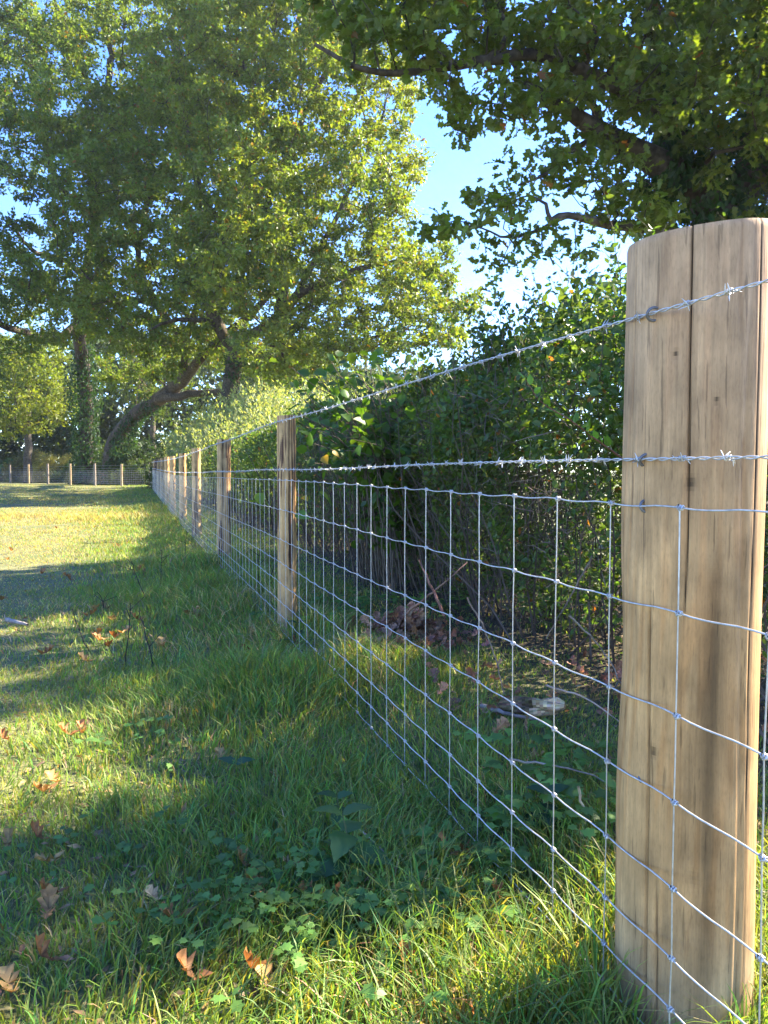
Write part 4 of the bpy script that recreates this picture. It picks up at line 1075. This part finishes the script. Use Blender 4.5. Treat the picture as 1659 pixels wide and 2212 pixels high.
# ------------------------------------------------------------------ ground plants and litter
def leaf_object(seed, size, col, curl):
    """A curled dead oak leaf as local mesh."""
    rng = np.random.default_rng(seed); v = OAK_V.copy()
    # finer: bend along both axes
    x, y = v[:, 0].copy(), v[:, 1].copy()
    v[:, 2] = curl * ((y - .5) ** 2) * 1.2 + curl * 2.2 * x * x + .08 * np.sin(x * 14 + seed) * np.cos(y * 9)
    v[:, 0] = x * (1.0 - .25 * curl); v = v - np.array([0, .5, 0]); v *= size
    v = np.concatenate([v, np.array([[-.02, -.5, .0], [.02, -.5, .0], [.03, -.68, .06]]) * size])
    f = np.concatenate([OAK_T, [[len(v) - 3, len(v) - 2, len(v) - 1]]])
    mb = MB(); cc = np.clip(np.asarray(col)[None] * rng.uniform(.65, 1.25, (len(f), 1)), 0, 1); mb.add(v, f, cc, True); return mb
VAR = []
LEAFSPEC = [(.080, (.34, .18, .06), 1.0), (.066, (.25, .105, .03), 1.3), (.072, (.42, .26, .09), .8), (.062, (.30, .20, .08), 1.5), (.074, (.36, .17, .06), 1.1), (.055, (.40, .33, .18), .7)]
named = [  # px, py, variant, yaw, tilt, label
 (105, 1990, 0, .3, .5, 'large curled pale brown oak leaf, biggest of those near the left edge'),
 (112, 1955, 1, 2.0, .6, 'dark red-brown leaf tucked just behind the biggest curled leaf'),
 (85, 1840, 1, 1.1, .7, 'dark brown folded leaf in worn grass by the left edge'),
 (18, 1860, 3, .2, .9, 'grey-brown curled leaf cut by the left edge of the picture'),
 (108, 1880, 2, 2.4, .3, 'dull tan leaf lying flat below the dark folded one'),
 (95, 2110, 1, 1.4, 1.1, 'reddish leaf standing on edge in straw-coloured grass'),
 (22, 2160, 2, .8, .3, 'orange-tan leaf in the sun at the lower left corner'),
 (410, 2150, 4, 1.5, 1.0, 'orange leaf standing upright in the sunny grass'),
 (580, 2160, 2, .5, .3, 'broad pale tan leaf in the sunny grass at the bottom edge'),
 (550, 2135, 1, 2.2, .9, 'small dark leaf beside the broad pale tan leaf'),
 (145, 1605, 4, 1.8, .8, 'orange-brown leaf standing in the sunny streak on the left'),
 (178, 1590, 4, .6, .4, 'brown leaf lying behind the orange one in the sunny streak'),
 (10, 1608, 1, .9, .4, 'brown leaf at the left end of the sunny streak'),
 (118, 1700, 2, 1.0, .4, 'tan leaf in the shade just below the sunny streak'),
 (100, 1722, 0, 2.6, .3, 'second tan leaf under the first, below the sunny streak'),
 (480, 1650, 2, .6, .5, 'light brown leaf beside a dark bramble leaf'),
 (565, 1950, 0, 1.1, .3, 'broad light brown leaf among the buttercup leaves'),
 (590, 1965, 2, 2.5, .4, 'torn tan leaf overlapping the one among the buttercup leaves'),
 (545, 1940, 4, .2, .3, 'narrow orange-brown leaf behind the torn tan one'),
 (525, 1900, 3, 1.5, 1.1, 'folded beige leaf standing on edge'),
 (630, 1900, 5, 2.0, .7, 'small beige leaf propped on edge in the shade'),
 (678, 1965, 4, 1.7, .5, 'long curled orange-brown leaf with its edges rolled'),
 (768, 1940, 2, .8, .4, 'tan leaf right of the nettle stem'),
 (745, 1985, 1, 1.6, .8, 'small brown leaf hanging in the grass under the nettle'),
 (965, 1870, 0, 1.4, 1.0, 'upright red-brown oak leaf by the fence, lobes plainly seen'),
 (1010, 1865, 4, 2.9, .5, 'thin brown leaf lying right beside the upright oak leaf'),
 (1030, 1985, 2, 1.0, .3, 'small pale leaf between the fence wires and the buttercups'),
 (1080, 1980, 4, 1.5, 1.2, 'narrow orange leaf standing on end under the netting'),
 (880, 2130, 1, .5, .9, 'red-brown leaf in bright grass near the bottom edge'),
 (335, 1960, 5, 1.1, .3, 'tiny pale leaf lying in the lush dark grass'),
 (380, 2010, 4, 2.0, .5, 'small orange-brown scrap of leaf in the shade'),
 (465, 1455, 5, .4, .3, 'whitish feather-like leaf caught in the shaded grass'),
 (480, 1452, 0, 1.9, .5, 'brown leaf touching the whitish one'),
 (640, 1400, 1, 1.5, 1.0, 'brown leaf upright against the netting past the second post'),
 (545, 1380, 3, .8, .9, 'pair of curled leaves left of the second post'),
 (535, 1410, 1, 2.2, .4, 'flat brown leaf below the curled pair by the second post'),
]
meshes = {}
def place_leaf(px, py, var, yaw, tilt, label, group=None, z=.03, sc_=1.0, gp=None):
    size, col, curl = LEAFSPEC[var]
    if var not in meshes:
        o = leaf_object(300 + var, size, col, curl).build('fallen_leaf', M['dry']); meshes[var] = o.data
    else:
        o = bpy.data.objects.new('fallen_leaf', meshes[var]); sc.collection.objects.link(o)
    g = ground_at(px, py) if gp is None else gp
    o.location = (g[0], g[1], g[2] + z); o.rotation_euler = (tilt * .5, 0, yaw); o.scale = (sc_,) * 3
    tag(o, label, 'leaf', group or 'fallen leaves scattered in the grass')
for (px, py, va, yw, tl_, lab) in named:
    place_leaf(px, py + 8, va, yw, tl_, lab, z=.027 + .012 * (tl_ > .6), sc_=.9 if py > 1500 else 1.0)
rg = np.random.default_rng(500)
spots = [(205, 1320), (195, 1335), (225, 1320), (238, 1345), (155, 1255), (150, 1248), (255, 1180), (125, 1140), (300, 1235), (310, 1240), (20, 1190), (215, 1390), (250, 1385), (230, 1405), (270, 1372), (15, 1210), (5, 1300), (90, 1240), (420, 1328), (410, 1335), (430, 1340), (210, 1380), (100, 1420), (190, 1435), (350, 1400), (300, 1345)]
MIDL = ['large brown leaf of the three-leaf clump in the middle of the shaded grass', 'lower leaf of the three-leaf clump in the middle grass', 'right leaf of the three-leaf clump in the middle grass', 'lone leaf just below the three-leaf clump',
 'brown leaf at the sunlit edge of the worn track', 'second leaf beside the one at the sunlit edge of the track', 'single leaf far up the grass in the light beyond the track', 'leaf in the sunlit straw grass, left of the farthest one',
 'dark leaf lying between two dead stems', 'leaf touching the dark one between two dead stems', 'leaf by the left edge at the end of the tree shadow', 'upper leaf of the loose clump above the slanting dead stem', 'right-hand leaf of that loose clump in worn grass', 'lowest leaf of the loose clump in worn grass',
 'leaf pressed flat between the upper and lower leaf clumps', 'dark curled leaf at the left edge above the grey rotten wood', 'leaf by the left edge level with the grey rotten wood', 'leaf on the left of the track between sun and shade', 'leaf hidden in tussock grass left of the third post', 'leaf in tussock grass nearest the third post', 'leaf in tussock grass right under the third post', 'middle leaf of the lower clump in worn grass',
 'solitary leaf in pale worn grass on the left', 'solitary leaf below the lower clump', 'leaf lying close to the bent dead stem', 'leaf beneath the tall leaning dead stem']
for i, (px, py) in enumerate(spots):
    place_leaf(px + rg.uniform(-6, 6), py + 6, int(rg.integers(0, 5)), rg.uniform(0, 6), rg.uniform(.1, .9), MIDL[i], 'curled brown leaves in the middle distance', z=.03, sc_=1.15)
# drift of dead oak leaves under the hedge: nobody could count it
def litter():
    rng = np.random.default_rng(600); mb = MB()
    for (px, py, r, n, hh) in ((875, 1335, .15, 190, .10), (800, 1380, .13, 60, .03), (950, 1360, .2, 60, .03), (1300, 1440, .4, 26, .02), (1050, 1450, .5, 26, .02), (1200, 1560, .5, 18, .02)):
        g = ground_at(px, py + 35); x = g[0] + rng.normal(0, r * .6, n); y = g[1] + rng.normal(0, r * .5, n); dd = np.exp(-((x - g[0]) ** 2 + (y - g[1]) ** 2) / r ** 2)
        z = terrain(x, y) + .02 + hh * dd * rng.random(n) ; pos = np.stack([x, y, z], -1)
        cols = jitter_cols((.30, .16, .09), n, rng, .45, .15)
        v = OAK_V.copy(); v[:, 2] = .5 * (v[:, 1] - .5) ** 2 + v[:, 0] ** 2 * 1.6
        add_inst(mb, v, OAK_F, pos, frames(rng.normal(0, 1, (n, 3)), rng.normal(0, .7, (n, 3)) + (0, -.3, .7)), rng.uniform(.04, .075, n), cols)
    tag(mb.build('leaf_litter', M['dry']), 'drift of dead brown oak leaves heaped under the hedge', 'leaf litter', None, 'stuff')
    mb = MB(); n = 5200
    y = 1.0 + 11 * rng.random(n) ** 1.8; x = rng.uniform(-.56, .56, n) * y + rng.uniform(-.5, .3, n); o, s = off_s(x, y); k = o < 1.2; x, y = x[k], y[k]; n = len(x)
    pos = np.stack([x, y, terrain(x, y) + rng.uniform(.004, .03, n)], -1)
    # more of it under the hedge
    n2 = 4200; s2 = rng.uniform(.4, 7, n2); o2 = rng.uniform(.3, 1.9, n2); q2 = P0[None] + U[None] * s2[:, None] + NR[None] * o2[:, None]
    pos = np.concatenate([pos, np.stack([q2[:, 0], q2[:, 1], terrain(q2[:, 0], q2[:, 1]) + rng.uniform(.004, .02, n2)], -1)]); n += n2
    c = jitter_cols((.22, .15, .07), n, rng, .5, .15)
    add_inst(mb, LANCE_V * np.array([1.8, 1, 1]), LANCE_F, pos, frames(rng.normal(0, 1, (n, 3)) * (1, 1, .25), rng.normal(0, .4, (n, 3)) + (0, 0, 1)), rng.uniform(.008, .035, n), c)
    tag(mb.build('dead_thatch', M['dry']), 'scraps of dead grass and crumbled leaf on the soil', 'thatch', None, 'stuff')
litter()

# buttercup and clover leaves, low cover
def cover():
    rng = np.random.default_rng(700); mb = MB(); st = MB()
    lob = np.array([[0, 0, 0], [.10, .30, .03], [.30, .45, .05], [.22, .58, .05], [.36, .80, .03], [.16, .80, .04], [.0, 1.0, 0], [-.16, .80, .04], [-.36, .80, .03], [-.22, .58, .05], [-.30, .45, .05], [-.10, .30, .03]])
    lf = [np.array([[0, 1, 11], [1, 2, 3], [1, 3, 9], [1, 9, 11], [9, 10, 11], [3, 4, 5], [3, 5, 7], [3, 7, 9], [7, 8, 9], [5, 6, 7]])]
    patches = [(560, 1960, .16, 40, .030), (640, 1900, .10, 22, .030), (850, 1900, .14, 26, .032), (990, 1900, .12, 26, .034), (830, 2010, .10, 20, .034), (620, 2040, .12, 18, .028), (980, 2000, .07, 3, .060), (440, 1990, .12, 14, .026), (900, 1940, .15, 22, .03),
               (800, 1975, .08, 12, .034), (1100, 1890, .16, 22, .032), (640, 1320, .3, 40, .04), (1180, 1700, .25, 34, .05), (1250, 1760, .25, 30, .05), (700, 1300, .4, 50, .05), (900, 1290, .4, 50, .05), (480, 1470, .2, 18, .03), (350, 1590, .15, 12, .03), (1000, 2120, .15, 14, .03), (250, 1800, .2, 14, .028)]
    for (px, py, r, n, sz) in patches:
        g = ground_at(px, py + 30); x = g[0] + rng.normal(0, r * .6, n); y = g[1] + rng.normal(0, r * .6, n); h = rng.uniform(.03, .085, n); z = terrain(x, y) + h
        tint = rng.random(n)
        for a in range(3):
            th = rng.uniform(0, 6.28, n) * 0 + a * 2.1 + np.repeat(rng.uniform(0, 6), n) + rng.uniform(-.3, .3, n) + x * 40
            d = np.stack([np.cos(th), np.sin(th), rng.uniform(-.1, .25, n)], -1); pos = np.stack([x, y, z], -1)
            add_inst(mb, lob, lf, pos, frames(d, rng.normal(0, .2, (n, 3)) + (0, -.25, 1)), sz * rng.uniform(.6, 1.15, n), jitter_cols((.085, .17, .035), n, rng, .3, .08) * (1 + .5 * tint[:, None]))
        for i in range(n):
            v, f = tube(np.array([[x[i] + .01, y[i], z[i] - h[i]], [x[i], y[i], z[i]]]), .0008, 3); st.add(v, f, (.08, .15, .03))
    o = mb.build('ground_cover', M['leaf']); tag(o, 'low cover of lobed buttercup and clover leaves in the grass', 'ground cover', None, 'stuff')
    tag(st.build('leaf_stalks', M['grass'], o), kind='stuff')
cover()

# broad-leaved weeds
def weed(px, py, D0, n, size, label, col, seed, height, spread=.06, name='weed'):
    rng = np.random.default_rng(seed); g = ground_at(px, py); t = empty(name, g, label, 'weed')
    top = g + np.array([rng.normal(0, .01), rng.normal(0, .01), height]); s = MB(); q = densify([g - (0, 0, .02), (g + top) / 2 + rng.normal(0, .006, 3), top], .02, rng, .0005)
    v, f = tube(q, np.linspace(.0022, .001, len(q)), 6); s.add(v, f, (.10, .12, .05), True); s.build('stem', M['twig'], t)
    # toothed leaf, drooping
    k = 9; yy = np.linspace(0, 1, k); ww = .36 * np.sin(pi * yy ** .75) ** .8 * (1 - .25 * yy); ww[0] = 0; ww[-1] = 0; zz = -.55 * yy ** 2 + .12 * yy
    V = []; Fq = []
    for i in range(k):
        tooth = .9 if i % 2 else 1.08
        V += [(-ww[i] * tooth, yy[i], zz[i] + .10 * ww[i]), (0, yy[i], zz[i]), (ww[i] * tooth, yy[i], zz[i] + .10 * ww[i])]
    for i in range(k - 1): a = 3 * i; Fq += [(a, a + 1, a + 4, a + 3), (a + 1, a + 2, a + 5, a + 4)]
    V = np.array(V); Fq = [np.array(Fq)]
    for i in range(n):
        lv = i // 2; h = 1 - .8 * lv / max(1, n // 2); p = q[int(h * (len(q) - 1))]; a = (i % 2) * pi + lv * 1.3 + rng.normal(0, .2)
        l = MB(); add_inst(l, V, Fq, p[None], frames(np.array([[cos(a), sin(a), .25 + .4 * (lv == 0)]]), np.array([[0, -.1, 1.0]]) + rng.normal(0, .15, (1, 3))), np.array([size * rng.uniform(.75, 1.2) * (.7 + .2 * min(lv, 2))]), jitter_cols(col, 1, rng, .15, .06), True)
        l.build('leaf', M['leaf'], t)
weed(748, 1925, 0, 8, .085, 'nettle with broad dark toothed leaves standing in front of the netting', (.06, .13, .04), 801, .16, name='nettle')
weed(735, 1810, 0, 6, .065, 'smaller nettle just behind the taller one', (.06, .13, .04), 802, .10, name='nettle')
weed(512, 1690, 0, 3, .07, 'low weed with one large dark blue-green leaf beside a light brown leaf', (.05, .11, .05), 803, .05)
weed(640, 1390, 0, 4, .09, 'dark leafy weed at the foot of the second post', (.03, .08, .04), 804, .10)
weed(605, 1415, 0, 4, .07, 'small round-leaved weed below the second post', (.04, .10, .04), 805, .06)
weed(1170, 1790, 0, 6, .07, 'dark weed under the hedge right of the netting stays', (.03, .075, .03), 806, .08)
weed(960, 1330, 0, 8, .09, 'dark leafy weed by the heap of dead leaves', (.035, .08, .035), 807, .12)

# thin dark dead stems standing in the field grass
def dead_stem(px, py, h, lean, seed, label, lx=0.0):
    rng = np.random.default_rng(seed); g = ground_at(px, py); t = empty('dead_stem', g, label, 'stem', 'thin dark dead stems standing in the grass')
    top = g + np.array([lean, lx, h]); q = densify([g - (0, 0, .02), (g * .5 + top * .5) + rng.normal(0, .01, 3), top], .03, rng, .002); mb = MB()
    v, f = tube(q, np.linspace(.0032, .0018, len(q)), 5); mb.add(v, f, (.035, .03, .025), True); mb.build('stalk', M['twig'], t)
    for k in range(3):
        i = int(len(q) * rng.uniform(.4, .9)); e = q[i] + np.array([rng.normal(0, .05), rng.normal(0, .03), rng.uniform(.02, .07)]); m2 = MB(); v, f = tube(np.array([q[i], e]), np.array([.0018, .0012]), 4); m2.add(v, f, (.035, .03, .025)); m2.build('side_twig', M['twig'], t)
for i, (px, py, h, ln, lab) in enumerate([(338, 1450, .26, -.07, 'dark bent dead stem among shaded grass left of the second post'), (322, 1300, .30, -.12, 'tall thin dead stem leaning left in the middle grass'), (270, 1440, .28, .03, 'thin dead stem just left of the bent one'),
        (345, 1280, .3, .02, 'dead stem standing between the tall leaning one and the fence'), (560, 1285, .33, .01, 'forked dead stem with a pale tip beside the third post'), (585, 1275, .25, .05, 'short dead stem between the forked one and the second post'),
        (225, 1330, .14, -.04, 'short stub of dead stem next to curled leaves'), (195, 1405, .2, -.08, 'slanting dead stem over the worn track'), (435, 1170, .3, 0, 'dead stem near the fourth post'), (400, 1210, .28, .02, 'dead stem in the dark tussock')]):
    dead_stem(px, py, h, ln, 900 + i, lab)

# sticks and the rotten log end
def stick(p, r, label, col, seed, cat='stick'):
    rng = np.random.default_rng(seed); q = densify(p, .02, rng, .0015); mb = MB(); v, f = tube(q, np.linspace(r, r * .5, len(q)), 7); mb.add(v, f, np.repeat(jitter_cols(col, len(q) - 1, rng, .25, .05), 7, 0), True)
    tag(mb.build('stick', M['bark'], None, p[0]), label, cat)
def gz(px, py, z): g = ground_at(px, py); g[2] += z; return g
stick([gz(775, 1845, .055), gz(810, 1870, .05), gz(835, 1895, .045), gz(868, 1925, .03)], .0028, 'thin pale twig lying in grass right of the nettle', (.38, .31, .27), 1, 'stick')
stick([gz(742, 1850, .02), gz(740, 1815, .06)], .003, 'short dark grey twig standing behind the nettle', (.2, .17, .17), 2)
stick([gz(15, 1350, .03), gz(60, 1362, .03)], .014, 'short grey piece of rotten wood on the worn track', (.22, .19, .17), 3)
stick([gz(1040, 1545, .03), gz(1100, 1570, .04), gz(1180, 1580, .03)], .008, 'grey dead stick lying behind the rotten log end', (.16, .14, .12), 4)
stick([P(960, 1330, 2.7), P(925, 1250, 2.75), P(905, 1210, 2.8)], .006, 'reddish bare stem slanting up in the hedge foot', (.24, .12, .08), 5)
stick([P(790 + 80, 1330, 2.85), P(960, 1260, 2.8), P(1010, 1215, 2.85)], .005, 'long brown stem leaning across the hedge foot', (.20, .12, .08), 6)
for i, (a, b_, D) in enumerate([((1230, 1330), (1345, 1480), 2.0), ((1180, 1480), (1340, 1560), 1.9), ((1010, 1290), (1090, 1500), 2.4), ((1100, 1640), (1340, 1700), 1.75), ((1280, 1200), (1180, 1380), 2.1), ((1250, 1700), (1265, 1880), 1.55)]):
    stick([P(a[0], a[1], D), P((a[0] + b_[0]) / 2 + 8, (a[1] + b_[1]) / 2 - 10, D + .03), P(b_[0], b_[1], D)], .003, ['bare grey stem slanting down toward the thick post', 'pale bare stem low beside the thick post', 'bare stem hanging behind the middle stays', 'long low dead stem behind the lower netting', 'dark stem crossing the hedge above the log end', 'pale upright dead grass stem left of the thick post'][i], [(.2, .17, .14), (.3, .25, .2), (.22, .16, .12), (.22, .2, .16), (.1, .08, .06), (.4, .33, .22)][i], 20 + i)
def log_end():
    rng = np.random.default_rng(66); c = ground_at(1165, 1560) + (0, 0, .05); n, m = 26, 18; mb = MB()
    t = empty('rotten_log', c, 'short rotten log with a pale broken end under the hedge', 'log')
    th = np.arange(n) / n * 2 * pi; ax = norm(np.array([.75, -.35, .12])); x = norm(np.cross(ax, [0, 0, 1.0])); y = np.cross(x, ax)
    V = []
    for i in range(m):
        s = i / (m - 1); r = .024 * (1 + .25 * np.sin(th * 3 + i * .5) + .25 * (vnoise(np.cos(th) * 3 + i * .4, np.sin(th) * 3, 5) - .5)) * (1 if s < .85 else 1 - (s - .85) * 4)
        V.append(c + ax * (s - .6) * .20 + x * (r * np.cos(th))[:, None] * 1.2 + y * (r * np.sin(th))[:, None])
    V = np.array(V).reshape(-1, 3); i = np.arange(m - 1)[:, None] * n; j = np.arange(n)[None]; k = (j + 1) % n; f = np.stack([i + j, i + k, i + n + k, i + n + j], -1).reshape(-1, 4)
    cc = jitter_cols((.34, .25, .14), len(f), rng, .5, .15); cc[: len(f) // 2] *= .3; mb.add(V, f, cc, False)
    mb.add(V[-n:], np.array([list(range(n))]), (.25, .15, .07)); mb.build('log_body', M['bark'], t)
log_end()
# thin haze volume added to lift the dark tones, standing in for lens flare
def haze():
    mb = MB(); x0, x1, y0, y1, z0, z1_ = -404, 404, -404, 404, -1.5, 36
    v = np.array([[x, y, z] for x in (x0, x1) for y in (y0, y1) for z in (z0, z1_)]); f = np.array([[0, 1, 3, 2], [4, 6, 7, 5], [0, 4, 5, 1], [2, 3, 7, 6], [0, 2, 6, 4], [1, 5, 7, 3]])
    mb.add(v, f)
    m = bpy.data.materials.new('lift_haze'); m.use_nodes = True; N = m.node_tree.nodes; N.clear()
    pv = N.new('ShaderNodeVolumePrincipled'); pv.inputs['Density'].default_value = HAZE; pv.inputs['Color'].default_value = (.93, .95, 1, 1); pv.inputs['Anisotropy'].default_value = .45
    o = N.new('ShaderNodeOutputMaterial'); m.node_tree.links.new(pv.outputs[0], o.inputs['Volume'])
    tag(mb.build('haze', m), 'thin pale haze added to soften the contrast', 'haze', None, 'stuff')
HAZE = .00045
haze()
tris = 0
for o in sc.objects:
    if o.type == 'MESH': tris += sum(0 for _ in ()) + len(o.data.loops) - 2 * len(o.data.polygons)
import collections
cnt = collections.Counter()
for o in sc.objects:
    if o.type == 'MESH': cnt[o.name.split('.')[0] + '/' + (o.parent.name if o.parent else '')] += len(o.data.loops) - 2 * len(o.data.polygons)
print(cnt.most_common(25))
print('tris', tris, 'objects', len(sc.objects), 'time', time.time() - T0)
